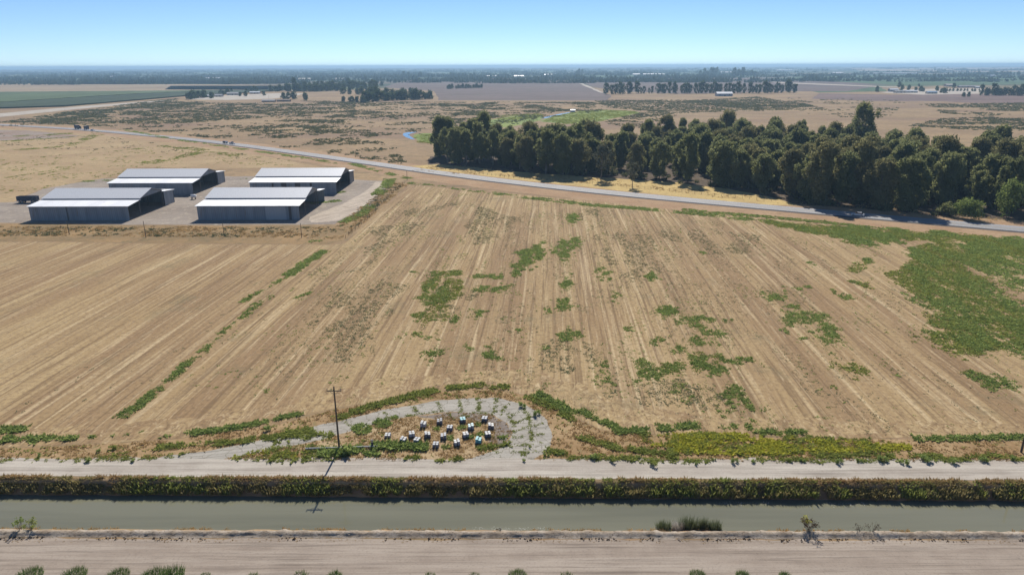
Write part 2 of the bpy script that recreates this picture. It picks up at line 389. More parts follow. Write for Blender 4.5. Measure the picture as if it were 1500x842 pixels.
# --- farm yard, strip of rough ground in front of the barns
m_yard = soil('yard_gravel', (.36, .305, .25), (.275, .23, .19), (.44, .375, .29), .05, 1.0, .6)
sheet('yard', P((-260, 322), (-200, 300), (20, 296), (60, 277), (150, 262), (360, 258), (500, 262), (565, 265), (560, 282), (530, 310), (490, 329), (300, 330), (0, 327)), .014, m_yard, seg=3, amp=2.5, sc=.1)
sheet('yard_track', P((452, 318), (498, 300), (530, 284), (552, 266), (563, 268), (556, 284), (528, 308), (494, 324), (455, 326)), .020, soil('yard_pale', (.50, .42, .33), (.40, .33, .26), None, .1, 1.2, .4, (.6, .08, 1), -.5), seg=2, amp=1.2)
m_rough = soil('rough_ground', (.37, .24, .115), (.25, .175, .09), (.15, .13, .065), .06, .8, .7)
sheet('rough_strip', P((-330, 352), (0, 353), (300, 357), (480, 358), (505, 352), (540, 322), (585, 282), (600, 268), (575, 268), (560, 290), (525, 318), (492, 331), (300, 331), (0, 328), (-300, 325)), .008, m_rough, seg=2, amp=1, sc=.3)
sheet('dry_paddock', P((-200, 300), (20, 296), (60, 277), (150, 262), (200, 246), (330, 246), (480, 246), (350, 222), (150, 196), (0, 188), (-200, 180)), .004, soil('paddock', (.46, .335, .185), (.375, .26, .145), (.24, .20, .09), .03, .5, .4), seg=5, amp=4, sc=.05)
sheet('bare_patch', P((-60, 190), (40, 191), (120, 199), (100, 203), (0, 206), (-60, 205)), .007, soil('bare_grey', (.34, .28, .23), (.30, .21, .15), None, .05, .4), seg=6, amp=3, sc=.05)

# --- under and before the grove
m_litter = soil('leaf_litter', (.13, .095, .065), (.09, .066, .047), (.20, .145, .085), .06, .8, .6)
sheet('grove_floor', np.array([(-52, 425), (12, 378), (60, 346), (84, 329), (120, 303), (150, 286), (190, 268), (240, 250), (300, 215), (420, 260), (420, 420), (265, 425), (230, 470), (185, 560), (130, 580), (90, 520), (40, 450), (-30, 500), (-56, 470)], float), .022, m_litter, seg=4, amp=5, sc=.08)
m_gold = soil('golden_grass', (.62, .46, .19), (.50, .36, .15), (.28, .20, .09), .1, 1, .5)
sheet('golden_grass', np.array([(-62, 424), (-46, 432), (-20, 416), (-5, 402), (14, 392), (52, 374), (84, 358), (106, 340), (121, 312), (126, 294), (112, 298), (84, 314), (40, 343), (0, 371), (-50, 412)], float), .026, m_gold, seg=3, amp=2.5, sc=.15)

# --- far fields
m_plough = soil('ploughed', (.165, .122, .108), (.135, .098, .085), (.10, .095, .06), .006, .08, .2, (.003, .03, 1))
m_crop = soil('crop_green', (.085, .135, .06), (.06, .10, .045), (.10, .12, .05), .004, .05, .2, (.02, .002, 1))
m_pasture = soil('pasture', (.145, .165, .07), (.12, .14, .06), None, .004, .05, .2)
m_tanfield = soil('tan_field', (.37, .275, .17), (.30, .22, .14), (.26, .22, .11), .004, .05, .2)
m_fallow = soil('fallow', (.20, .135, .115), (.15, .105, .09), (.24, .17, .12), .006, .05, .2, (.002, .02, 1))
m_whitetrack = soil('white_track', (.52, .46, .38), (.44, .38, .31), None, .05, .4)
def far(name, mat, z, *pts): sheet(name, P(*pts), z, mat, seg=40, amp=6, sc=.01)
far('ploughed_field', m_plough, .06, (642, 147), (760, 147.5), (890, 147.5), (895, 140), (868, 130), (834, 116), (760, 113.5), (600, 117), (560, 128), (637, 134))
far('ploughed_field', m_plough, .06, (840, 117), (1000, 114), (1190, 116), (1290, 126), (1240, 134), (1168, 134), (1000, 138), (905, 134), (872, 128))
far('crop_field', m_crop, .05, (845, 115.5), (1000, 112.5), (1110, 113), (1105, 108), (870, 109), (790, 112))
far('crop_field', m_crop, .06, (1110, 117), (1180, 112), (1330, 110.5), (1560, 110), (1560, 123), (1440, 124), (1330, 126), (1250, 121))
far('tan_field', m_tanfield, .05, (-200, 121), (120, 122.5), (420, 125), (440, 131), (330, 132.5), (200, 133.5), (0, 135), (-200, 136))
far('pasture', m_pasture, .05, (250, 126), (430, 125.5), (520, 128), (380, 132), (240, 131.5))
far('fallow_field', m_fallow, .06, (1200, 137), (1300, 139), (1420, 138), (1560, 140), (1560, 151), (1430, 151), (1380, 149), (1280, 148.5), (1190, 145))
far('tan_field', m_tanfield, .055, (1230, 99), (1340, 99.5), (1560, 99), (1560, 106), (1400, 105.5), (1260, 104))
far('crop_field', m_crop, .05, (280, 105), (520, 103.5), (570, 107.5), (310, 109.5))
far('crop_field', m_crop, .05, (640, 104.5), (800, 103.2), (840, 107.5), (650, 109.5))
far('crop_field', m_crop, .05, (960, 103), (1090, 102.2), (1180, 105.5), (990, 107))
far('pasture', m_pasture, .05, (20, 109), (110, 108), (114, 117.5), (0, 119))
far('crop_field', m_crop, .05, (720, 130), (820, 127), (840, 131), (760, 134))
far('pasture', m_pasture, .05, (420, 128), (500, 126.5), (540, 131), (430, 133.5))
far('crop_field', m_crop, .052, (1170, 129), (1290, 128), (1300, 134), (1200, 136))
far('pale_track', m_whitetrack, .07, (-60, 172), (90, 158), (250, 146), (262, 146.5), (110, 160.5), (-60, 178))
far('pale_track', m_whitetrack, .08, (826, 112.5), (831, 112.5), (885, 136), (878, 136))
far('pale_track', m_whitetrack, .08, (1112, 118.5), (1150, 121), (1300, 127), (1345, 129), (1300, 128), (1150, 122.5))
far('farm_clearing', m_whitetrack, .07, (270, 146), (310, 141), (400, 137), (450, 137), (430, 141), (400, 145), (330, 147))
far('farm_clearing', m_whitetrack, .075, (1290, 136), (1320, 131), (1440, 129.5), (1440, 137.5), (1350, 139))

# meanders of the slough
def mat_slough():
    m = Mat('slough_water'); return m.bsdf((.10, .13, .15), .03, spec=.6)
m_sl = mat_slough()
sheet('slough', P((590, 198), (591, 195.5), (597, 194), (606, 193.4), (613, 193.4), (605, 195), (600, 196.5), (600, 199), (604, 202), (608, 204.5), (602, 204), (594, 201)), .05, m_sl)
sheet('slough', P((792, 174), (800, 171.2), (818, 167.5), (834, 164.8), (836, 165.4), (820, 168.6), (803, 172.8)), .05, m_sl)
m_marsh = soil('marsh_green', (.26, .31, .075), (.19, .25, .065), (.32, .30, .11), .02, .2, .3)
sheet('marsh', P((790, 178), (812, 170), (850, 163), (880, 161), (930, 163), (938, 166), (905, 172), (880, 178), (830, 182)), .03, m_marsh, seg=8, amp=5, sc=.04)
sheet('marsh', P((690, 182), (730, 173), (770, 168), (800, 169), (790, 177), (760, 184), (720, 190)), .03, m_marsh, seg=8, amp=5, sc=.04)
sheet('marsh', P((613, 206), (605, 201), (607, 197.5), (618, 195.5), (650, 195), (660, 212), (640, 212)), .03, m_marsh, seg=4, amp=2, sc=.1)

# the air
HAZE_D, HAZE_TOP = 1.15e-4, 75.0
bm = bmesh.new(); bm_box(bm, -43000, 43000, -450, 46000, -4.0, HAZE_TOP)
mh = Mat('haze'); pv = mh.n('ShaderNodeVolumePrincipled'); pv.inputs['Color'].default_value = (.50, .76, 1, 1); pv.inputs['Density'].default_value = HAZE_D
pv.inputs['Anisotropy'].default_value = .2; mh.l(pv.outputs[0], mh.out.inputs['Volume'])
tag(obj_bm('haze', bm, mh.m), kind='stuff')

# ------------------------------------------------------------------ barns
m_roof = Mat('roof_sheet'); _v = m_roof.coords(); _c = m_roof.mix(m_roof.rng(m_roof.noise(m_roof.coords(scale=(.35, .04, .04)), 1, 4), .4, .65), (.90, .90, .89), (.80, .80, .80))
_c = m_roof.mix(m_roof.rng(m_roof.noise(_v, .5, 7, .75), .58, .74, 0, .6), _c, (.40, .33, .27))
_w = m_roof.n('ShaderNodeTexWave'); _w.inputs['Scale'].default_value = 1.2; _w.inputs['Distortion'].default_value = 0; m_roof.l(_v, _w.inputs[0])
m_roof = m_roof.bsdf(_c, .5, .15, m_roof.bump(_w.outputs[1], .35, .03), .5)
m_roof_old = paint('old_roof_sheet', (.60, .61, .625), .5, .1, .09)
m_wall = Mat('wall_sheet'); _v = m_wall.coords(); _c = m_wall.mix(m_wall.rng(m_wall.noise(m_wall.coords(scale=(.5, .5, .05)), 1, 5, .65), .38, .66), (.27, .30, .33), (.19, .21, .23))
_c = m_wall.mix(m_wall.rng(m_wall.noise(m_wall.coords(scale=(1.2, 1.2, .12)), 1, 6, .7), .55, .70, 0, .75), _c, (.22, .15, .10))
_w = m_wall.n('ShaderNodeTexWave'); _w.inputs['Scale'].default_value = .42; _w.inputs['Distortion'].default_value = 0; m_wall.l(_v, _w.inputs[0]); _c = m_wall.mix(m_wall.rng(_w.outputs[1], .9, 1, 0, .55), _c, (.10, .10, .105))
m_wall = m_wall.bsdf(_c, .55, .1, m_wall.bump(_w.outputs[1], .5, .05), .4)
m_panel = paint('pale_panel', (.40, .42, .43), .6); m_steel = paint('weathered_steel', (.16, .14, .125), .7)
m_dark_panel = paint('rusty_panel', (.10, .09, .085), .8); m_wood = paint('weathered_wood', (.13, .095, .065), .9); m_hay = soil('baled_hay', (.36, .27, .13), (.28, .2, .09), None, .5, 4)

def barn(x0, y0, L, label, doors, open_end=True, rear_end=True):
    D = 38.5; W1, W2 = 9.6, 28.9; ZE, ZT, ZM, ZR = 5.7, 6.55, 7.15, 9.55; T = .14
    b = thing('barn', label, 'barn', (x0, y0, 0), group='metal barns on the gravel yard')
    def part(name, mat, fn, parent=b):
        bm = bmesh.new(); fn(bm); return obj_bm(name, bm, mat, parent)
    part('wall', m_wall, lambda bm: bm_box(bm, 0, L, 0, .12, 0, ZE))
    part('rear_wall', m_wall, lambda bm: bm_box(bm, 0, L, D - .12, D, 0, ZE))
    part('end_wall', m_wall, lambda bm: (bm_prism(bm, [(.13, 0), (W1, 0), (W1, ZT - .1), (.13, ZE - .1)], 0, 0, .12),
         bm_prism(bm, [(W1 + .01, 0), (W2, 0), (W2, ZM), ((W1+W2)/2, ZR - .12), (W1 + .01, ZM)], 0, 0, .12), bm_prism(bm, [(W2 + .01, 0), (D - .13, 0), (D - .13, ZE - .1), (W2 + .01, ZT - .1)], 0, 0, .12)))
    sl = (ZT - ZE) / W1
    part('wing_roof', m_roof, lambda bm: bm_prism(bm, [(-.6, ZE - .6*sl), (W1, ZT), (W1, ZT + T), (-.6, ZE - .6*sl + T)], 0, -.5, L + .5))
    part('wing_roof', m_roof, lambda bm: bm_prism(bm, [(W2, ZT), (D + .6, ZE - .6*sl), (D + .6, ZE - .6*sl + T), (W2, ZT + T)], 0, -.5, L + .5))
    mid = (W1 + W2) / 2; s2 = (ZR - ZM) / (mid - W1)
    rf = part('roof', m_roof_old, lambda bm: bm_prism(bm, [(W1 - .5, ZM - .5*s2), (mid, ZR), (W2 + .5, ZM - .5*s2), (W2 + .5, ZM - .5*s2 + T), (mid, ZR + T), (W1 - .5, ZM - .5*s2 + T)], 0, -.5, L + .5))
    part('ridge_cap', m_roof, lambda bm: bm_prism(bm, [(mid - .3, ZR + T - .3*s2 + .02), (mid, ZR + T + .03), (mid + .3, ZR + T - .3*s2 + .02), (mid, ZR + T + .06)], 0, -.5, L + .5), rf)
    # the gap between the two roofs: a dark upstand with a few pale cover strips
    part('clerestory', m_dark_panel, lambda bm: (bm_box(bm, .2, L - .2, W1 + .02, W1 + .1, ZT + T, ZM), bm_box(bm, .2, L - .2, W2 - .1, W2 - .02, ZT + T, ZM)))
    part('gable', m_wall, lambda bm: bm_prism(bm, [(W1 + .2, ZM - .2), (W2 - .2, ZM - .2), (mid, ZR - .12)], 0, L - .3, L - .2))
    if rear_end:
        part('end_panel', m_wall, lambda bm: bm_prism(bm, [(W2 + 1.2, 0), (D - .13, 0), (D - .13, ZE - .1), (W2 + 1.2, ZT - .2)], 0, L - .3, L - .18))
    for k, px in enumerate(np.linspace(.6, L - .5, 7)):
        for py, zt in ((W1, ZT - .05), (W2, ZT - .05)):
            part('post', m_steel, lambda bm: bm_box(bm, px - .12, px + .12, py - .12, py + .12, 0, zt))
    part('truss', m_steel, lambda bm: ([bm_tube(bm, (L - .5, W1, ZM - .35), (L - .5, W2, ZM - .35), .1, n=6)] +
         [bm_tube(bm, (L - .5, W1 + (W2 - W1) * i / 6, ZM - .35), (L - .5, W1 + (W2 - W1) * (i + .5) / 6, ZM + .3 + (ZR - ZM - .6) * (1 - abs((i + .5) / 3 - 1))), .06, n=6) for i in range(6)]))
    for (d0, d1, mat) in doors:
        dr = part('door', mat, lambda bm: bm_box(bm, d0, d1, -.10, -.02, .05, ZE - .35))
        part('door_rail', m_steel, lambda bm: bm_box(bm, d0 - .3, d1 + .3, -.16, -.02, ZE - .3, ZE - .2), dr)
    part('hay_stack', m_hay, lambda bm: [bm_box(bm, 2 + 2.5*i, 4.4 + 2.5*i, W1 + 3, W1 + 9, 0, 2.4 + 1.2 * ((i * 7) % 3)) for i in range(9)]) if False else None
    return b
barn(-191, 270, 39.3, 'long grey metal barn at the left front of the yard, plain windowless front wall', [(14.8, 15.1, m_dark_panel)])
b2 = barn(-124.5, 270, 40.3, 'grey metal barn at the right front corner with a pale panel in its front', [(27, 35, m_panel), (36.2, 37.2, m_dark_panel)], rear_end=False)
barn(-191, 327, 39.6, 'grey metal barn at the left rear corner, half hidden by the barn before it', [])
barn(-124.5, 328, 41.0, 'grey metal barn at the right rear corner with dark gaps in its front wall', [(10.5, 11.3, m_dark_panel), (15, 17.4, m_dark_panel), (21.5, 24, m_dark_panel), (28.5, 29.5, m_dark_panel)])

# ------------------------------------------------------------------ poles and fences
def pole(label, base, h, r, arm=0, group=None, lean=(0, 0)):
    t = thing('utility_pole' if arm else 'wooden_pole', label, 'pole', (base[0], base[1], 0), group=group)
    bm = bmesh.new(); bm_tube(bm, (0, 0, -.3), (lean[0], lean[1], h), r, r*.65, 10); obj_bm('shaft', bm, m_wood, t)
    if arm:
        bm = bmesh.new(); bm_box(bm, -arm, arm, -.16, -.05, h - .75, h - .60); a = obj_bm('crossarm', bm, m_wood, t)
        for x in (-arm + .1, -arm * .35, arm - .1):
            bm = bmesh.new(); bm_tube(bm, (x, -.1, h - .6), (x, -.1, h - .45), .025, n=6); bm_tube(bm, (x, -.1, h - .45), (x, -.1, h - .28), .07, .05, 8); obj_bm('insulator', bm, m_porc, a)
        bm = bmesh.new()
        for s in (-1, 1): bm_tube(bm, (s * arm * .7, -.12, h - .66), (0, -.13, h - 1.3), .025, n=6)
        obj_bm('brace', bm, m_steel, t)
    return t
m_porc = paint('porcelain', (.30, .26, .23), .3)
pole('tall dark wooden utility pole with crossarm beside the beehive clearing', gp(497, 657), 10.9, .17, 1.15)
pole('dark wooden pole cut by the right edge of the picture above the pale canal road', gp(1495.7, 662), 9.5, .17)
for px, py, h, lab in ((101.6, 343.3, 5.0, 'leftmost thin wooden pole on the rough strip before the barns'), (213.8, 348, 6.0, 'thin wooden pole on the rough strip before the gap between the front barns'),
                       (328.6, 347, 5.0, 'thin wooden pole on the rough strip below the right front barn'), (442, 348, 5.2, 'rightmost thin wooden pole on the rough strip before the barns'),
                       (463, 302, 6.3, 'wooden pole standing beside the open end of the right front barn'), (525, 313, 2.9, 'short post on the weedy right edge of the barn yard'),
                       (568.5, 277, 2.9, 'short post at the far right corner of the barn yard'), (596.4, 264, 5.3, 'lone wooden pole beside the highway at the top corner of the stubble field'),
                       (97, 172, 9, 'wooden pole beside the pale farm track left of the highway'), (23, 184, 9, 'wooden pole at the far left edge of the highway'),
                       (394, 147, 10, 'tall pole at the right end of the left farmstead'), (388, 140, 16, 'thin tall mast behind the left farmstead')):
    pole(lab, gp(px, py), h, .13)

def fence(label, pts, step, h=1.25):
    w = np.array([gp(*p) for p in pts]); s = np.concatenate([[0], np.cumsum(np.linalg.norm(np.diff(w, axis=0), axis=1))]); u = np.arange(0, s[-1], step)
    X, Y = np.interp(u, s, w[:, 0]), np.interp(u, s, w[:, 1])
    t = thing('wire_fence', label, 'fence', (X[0], Y[0], 0)); pm = None
    for x, y in zip(X, Y):
        if pm is None:
            bm = bmesh.new(); bm_tube(bm, (0, 0, -.1), (0, 0, h), .075, .06, 6); p = obj_bm('post', bm, m_wood, t); pm = p.data
        else: p = link(bpy.data.objects.new('post', pm), t)
        p.location = (x - X[0], y - Y[0], 0); p.rotation_euler = (random.uniform(-.06, .06), random.uniform(-.06, .06), 0)
    bm = bmesh.new()
    for z in (.4, .75, 1.1):
        for i in range(len(X) - 1): bm_tube(bm, (X[i]-X[0], Y[i]-Y[0], z), (X[i+1]-X[0], Y[i+1]-Y[0], z), .012, n=4, caps=False)
    obj_bm('wires', bm, m_steel, t)
fence('wire fence on wooden posts between the highway and the tree grove', [(640, 248), (682, 252), (749, 261), (845, 267), (950, 277), (1062, 288.5), (1140, 296)], 3.2)
fence('wire fence along the weedy ditch at the right side of the barn yard', [(506, 349), (540, 320), (572, 285), (592, 268)], 4.5)

# ------------------------------------------------------------------ irrigation pipe and valve beside the pole
t = thing('irrigation_pipe', 'white irrigation pipe lying on the ground at the foot of the utility pole', 'pipe', (*gp(447, 659), 0))
(ax, ay), (bx, by) = gp(447, 659), gp(553, 655.5)
bm = bmesh.new(); bm_tube(bm, (0, 0, .28), (bx - ax, by - ay, .28), .13, n=12); obj_bm('pipe', bm, paint('white_pipe', (.55, .53, .50), .5), t)
bm = bmesh.new()
for k in (.05, .3, .55, .8, .98): bm_tube(bm, ((bx-ax)*k - .05, (by-ay)*k, .28), ((bx-ax)*k + .05, (by-ay)*k, .28), .17, n=12)
obj_bm('coupling', bm, m_steel, t)
vx, vy = gp(545, 656)
t = thing('valve_stand', 'black upright valve standing at the right end of the white irrigation pipe', 'valve', (vx, vy + .3, 0))
bm = bmesh.new(); bm_tube(bm, (0, 0, 0), (0, 0, .9), .2, .16, 12); obj_bm('standpipe', bm, m_dark_panel, t)
bm = bmesh.new(); bm_tube(bm, (0, 0, .9), (0, 0, 1.25), .05, n=8); bm_tube(bm, (0, 0, 1.2), (0, 0, 1.27), .27, n=16); obj_bm('handwheel', bm, m_dark_panel, t)

# ------------------------------------------------------------------ beehives on pallets
HC = {'white': (.46, .46, .44), 'teal': (.17, .48, .50), 'pale blue': (.38, .54, .56), 'grey': (.30, .32, .35), 'dark grey': (.16, .17, .20)}
m_lid = {k: paint('lid_' + k.replace(' ', '_'), v, .5, 0, .1) for k, v in HC.items()}
m_body = {k: paint('hive_' + k.replace(' ', '_'), v, .7, 0, .15) for k, v in {'white': (.52, .53, .56), 'teal': (.15, .44, .50), 'grey': (.34, .36, .40), 'dark grey': (.17, .18, .22)}.items()}
m_slot = paint('dark_slot', (.02, .02, .02), .9)
def bm_pallet(bm):
    for y in (-.5, -.25, 0, .25, .5): bm_box(bm, -.55, .55, y - .09, y + .09, .10, .125)
    for x in (-.48, 0, .48): bm_box(bm, x - .05, x + .05, -.58, .58, 0, .098)
HIVES = [(619.9, 626.7, 'white', 'white', 1.05, 'large white pallet at the clearing\'s upper left'), (643.7, 622.3, 'dark grey', 'dark grey', .9, 'dark pallet right of the large white one'),
         (677.6, 620, 'teal', 'dark grey', 1.0, 'teal pallet on the gravel\'s upper edge'), (709.8, 618.2, 'grey', 'dark grey', .9, 'dark pallet furthest from the canal'),
         (719.2, 629.3, 'white', 'dark grey', 1.0, 'white pallet furthest right in the clearing'), (689.6, 630.3, 'pale blue', 'grey', 1.0, 'pale blue pallet below the upper teal one'),
         (658.5, 631.8, 'grey', 'dark grey', .95, 'grey pallet in the middle of the clearing'), (602.8, 641.3, 'white', 'white', 1.1, 'tall white pallet above the green bushes'),
         (625.8, 642.0, 'white', 'dark grey', .95, 'dark-bodied pallet right of the tall white one'), (649.3, 644.3, 'grey', 'dark grey', .95, 'grey-lidded pallet left of a round bush'),
         (682, 642, 'white', 'grey', 1.0, 'white pallet left of the gravel patch'), (714.5, 641.3, 'white', 'dark grey', 1.0, 'pallet at the grey gravel\'s lower edge'),
         (700.9, 650.4, 'teal', 'teal', 1.0, 'bright teal pallet just above the green weeds'), (669, 653.8, 'white', 'grey', 1.0, 'white-lidded pallet lowest in the middle'),
         (638, 656.7, 'grey', 'dark grey', .95, 'dark grey pallet lowest in the clearing'), (610.4, 649.4, 'white', 'grey', .8, 'right white pallet in the green bushes'),
         (590.3, 648.7, 'white', 'grey', .75, 'left pale pallet in the green bushes'), (567.4, 642.0, 'white', 'grey', .5, 'low pale pallet furthest left in the clearing')]
hive_mesh = {}
def box_mesh(name, mat, *boxes):
    bm = bmesh.new()
    for b in boxes: bm_box(bm, *b[:6], bevel=b[6] if len(b) > 6 else 0)
    me = bpy.data.meshes.new(name); bm.to_mesh(me); bm.free(); me.materials.append(mat); return me
pal_me = None
for i, (px, py, lid, body, hs, where) in enumerate(HIVES):
    x, y = gp(px, py); rz = random.uniform(-.3, .3)
    if pal_me is None:
        bm = bmesh.new(); bm_pallet(bm); pal_me = bpy.data.meshes.new('pallet'); bm.to_mesh(pal_me); bm.free(); pal_me.materials.append(m_wood)
    p = link(bpy.data.objects.new('pallet', pal_me)); p.location = (x, y + .5, .03); p.rotation_euler.z = rz
    tag(p, 'wooden pallet under the hives of the ' + where, 'pallet', 'beehive pallets in the clearing')
    for (dx, dy, nm) in ((-.245, -.29, 'near left'), (.245, -.29, 'near right'), (-.245, .29, 'far left'), (.245, .29, 'far right')):
        hh = round((.52 if hs < .7 else .62 if (i * 3 + int(dx > 0)) % 4 else .78) * max(.75, hs), 2)
        if (lid, body, hh) not in hive_mesh:
            hive_mesh[(lid, body, hh)] = (box_mesh('brood_box', m_body[body], (-.215, .215, -.26, .26, 0, hh, .01)), box_mesh('lid', m_lid[lid], (-.235, .235, -.28, .28, hh + .003, hh + .075, .012)), box_mesh('entrance', m_slot, (-.13, .13, -.266, -.262, .03, .055)))
        if lid == 'white' and (i * 5 + int(dx > 0) * 2 + int(dy > 0)) % 4 == 0: lk = 'grey'
        else: lk = lid
        t = thing('beehive', f'{nm} {lk}-lidded beehive on the {where}', 'beehive', (x + dx * math.cos(rz) - dy * math.sin(rz), y + .5 + dx * math.sin(rz) + dy * math.cos(rz), .157), rz + random.uniform(-.05, .05), group='beehives in the clearing')
        bo = link(bpy.data.objects.new('brood_box', hive_mesh[(lid, body, hh)][0]), t); lo_ = link(bpy.data.objects.new('lid', hive_mesh[(lid, body, hh)][1]), t);
        if lk != lid: lo_.material_slots[0].link = 'OBJECT'; lo_.material_slots[0].material = m_lid[lk]
        link(bpy.data.objects.new('entrance', hive_mesh[(lid, body, hh)][2]), bo); t.scale = (.84, .84, .84)

# ------------------------------------------------------------------ vehicles
m_glass = Mat('tinted_glass').bsdf((.02, .025, .03), .08, spec=.6); m_tyre = paint('tyre_rubber', (.03, .03, .03), .9); m_rim = paint('rim_metal', (.45, .45, .46), .35, .6)
m_lamp = paint('head_lamp', (.75, .75, .72), .2); m_red = paint('tail_lamp', (.35, .02, .02), .3)
def wheel(t, x, y, r=.36, w=.24):
    bm = bmesh.new(); bm_tube(bm, (x, y - w/2, r), (x, y + w/2, r), r, n=18); wo = obj_bm('wheel', bm, m_tyre, t)
    bm = bmesh.new(); bm_tube(bm, (x, y - w/2 - .01, r), (x, y + w/2 + .01, r), r*.6, n=14); obj_bm('rim', bm, m_rim, wo)
def car(label, loc, rz, mat, kind='car', group=None, L=4.7, H=1.5):
    t = thing('parked_car' if False else ('pickup_truck' if kind == 'pickup' else 'car'), label, 'pickup' if kind == 'pickup' else 'car', loc, rz, group)
    W = .92; l = L / 2
    bm = bmesh.new(); bm_prism(bm, [(-l, .32), (l, .32), (l + .02, .62), (l - .15, .86), (l * .38, .98), (-l + .08, 1.0 if kind == 'car' else 1.05), (-l, .8)], 1, -W, W)
    # profile runs along x: swap to x lengthwise
    bmesh.ops.bevel(bm, geom=bm.edges[:], offset=.05, segments=2, affect='EDGES'); obj_bm('body', bm, mat, t)
    if kind == 'car': cab = [(-l * .82, .98), (l * .40, .96), (l * .10, H), (-l * .55, H)]
    else: cab = [(-l * .12, 1.0), (l * .42, .98), (l * .18, H + .25), (-l * .08, H + .25)]
    bm = bmesh.new(); bm_prism(bm, cab, 1, -W * .86, W * .86); bmesh.ops.bevel(bm, geom=bm.edges[:], offset=.06, segments=2, affect='EDGES'); cb = obj_bm('windows', bm, m_glass, t)
    bm = bmesh.new(); bm_box(bm, cab[3][0] - .03, cab[2][0] + .03, -W * .84, W * .84, cab[2][1] - .02, cab[2][1] + .05, .02); obj_bm('roof', bm, mat, t)
    if kind == 'pickup':
        bm = bmesh.new()
        for a in ((-l + .1, -l*.14, -W + .02, -W + .12), (-l + .1, -l*.14, W - .12, W - .02), (-l + .02, -l + .1, -W + .1, W - .1)): bm_box(bm, *a, 1.0, 1.32)
        obj_bm('cargo_bed', bm, mat, t)
    for sx in (-.62, .64):
        for sy in (-1, 1): wheel(t, l * sx, sy * (W - .1))
    for sy in (-1, 1):
        bm = bmesh.new(); bm_box(bm, l - .06, l + .04, sy * .7 - .15, sy * .7 + .15, .64, .76); obj_bm('headlight', bm, m_lamp, t)
        bm = bmesh.new(); bm_box(bm, -l - .02, -l + .05, sy * .78 - .08, sy * .78 + .08, .7, .9); obj_bm('tail_light', bm, m_red, t)
    return t
def on_road(px, py, d):
    x, y = gp(px, py); k = np.argmin(np.hypot(hwd[:, 0] - x, hwd[:, 1] - y)); k = min(max(k, 1), len(hwd) - 2); tg = hwd[k+1] - hwd[k-1]; tg /= np.linalg.norm(tg)
    s = np.dot(np.array([x, y]) - hwd[k], tg); p = hwd[k] + tg * s + np.array([-tg[1], tg[0]]) * d
    return (p[0], p[1], .055), math.atan2(tg[1], tg[0])
m_silver = paint('silver_paint', (.72, .73, .75), .3, .3, .03); m_white = paint('white_paint', (.75, .75, .74), .3, 0, .03); m_navy = paint('navy_paint', (.02, .035, .07), .4, 0, .05); m_dgrey = paint('dark_paint', (.045, .055, .07), .4, 0, .05)
lo, rz = on_road(345, 211, -.6); car('silver pickup truck driving right on the highway, towing a low dark trailer', lo, rz, m_silver, 'pickup', L=6.2, H=1.75)
lo, rz = on_road(333, 210, -.6)
t = thing('flatbed_trailer', 'low dark trailer with a white front board towed by the silver pickup', 'trailer', lo, rz)
bm = bmesh.new(); bm_box(bm, -2.6, 2.4, -1.1, 1.1, .62, .8); bm_box(bm, -2.5, .9, -1.0, 1.0, .8, 1.75, .08); obj_bm('deck', bm, m_dgrey, t)
bm = bmesh.new(); bm_box(bm, 1.6, 1.9, -1.0, 1.0, .8, 1.9, .03); obj_bm('front_board', bm, m_white, t)
bm = bmesh.new(); bm_tube(bm, (2.4, -.6, .62), (4.1, 0, .55), .07); bm_tube(bm, (2.4, .6, .62), (4.1, 0, .55), .07); obj_bm('drawbar', bm, m_steel, t)
for sx in (-.9, .1):
    for sy in (-1.05, 1.05): wheel(t, sx, sy)
lo, rz = on_road(131, 188, 1.5)
t = thing('box_truck', 'dark blue box truck on the highway at the far left', 'truck', lo, rz)
bm = bmesh.new(); bm_box(bm, -4.2, 1.6, -1.25, 1.25, 1.0, 3.7, .05); obj_bm('cargo_box', bm, m_navy, t)
bm = bmesh.new(); bm_prism(bm, [(1.9, .6), (4.0, .6), (4.05, 1.5), (3.6, 2.7), (1.9, 2.8)], 1, -1.15, 1.15); bmesh.ops.bevel(bm, geom=bm.edges[:], offset=.08, segments=2, affect='EDGES'); cb = obj_bm('cab', bm, m_navy, t)
bm = bmesh.new(); bm_prism(bm, [(3.72, 1.75), (4.03, 1.6), (3.68, 2.55), (3.5, 2.55)], 1, -1.0, 1.0); obj_bm('windscreen', bm, m_glass, cb)
bm = bmesh.new(); bm_box(bm, -4.1, 3.6, -.5, .5, .6, .98); obj_bm('chassis', bm, m_steel, t)
for sx in (-3.0, -1.9, 3.0):
    for sy in (-1.05, 1.05): wheel(t, sx, sy, .5, .3)
lo, rz = on_road(142, 189, 1.5)
t = thing('cargo_trailer', 'dark trailer behind the white car at the far left of the highway', 'trailer', lo, rz)
bm = bmesh.new(); bm_box(bm, -2.6, 2.6, -1.2, 1.2, .9, 3.5, .05); obj_bm('cargo_box', bm, m_dgrey, t)
bm = bmesh.new(); bm_box(bm, -2.5, 2.5, -.5, .5, .55, .88); bm_tube(bm, (2.5, 0, .7), (3.9, 0, .6), .08); obj_bm('chassis', bm, m_steel, t)
for sx in (-1.6, 1.6):
    for sy in (-1.05, 1.05): wheel(t, sx, sy, .48, .3)
lo, rz = on_road(151, 190.5, -2.2); car('small white car with dark windows on the highway before the dark trailer', lo, rz, m_white, L=4.6)
lo, rz = on_road(1257, 314, -2.0); car('silver car on the highway in the shade of the grove', lo, rz + math.pi, m_silver, L=4.8)
lo, rz = on_road(268, 203, -2.0)

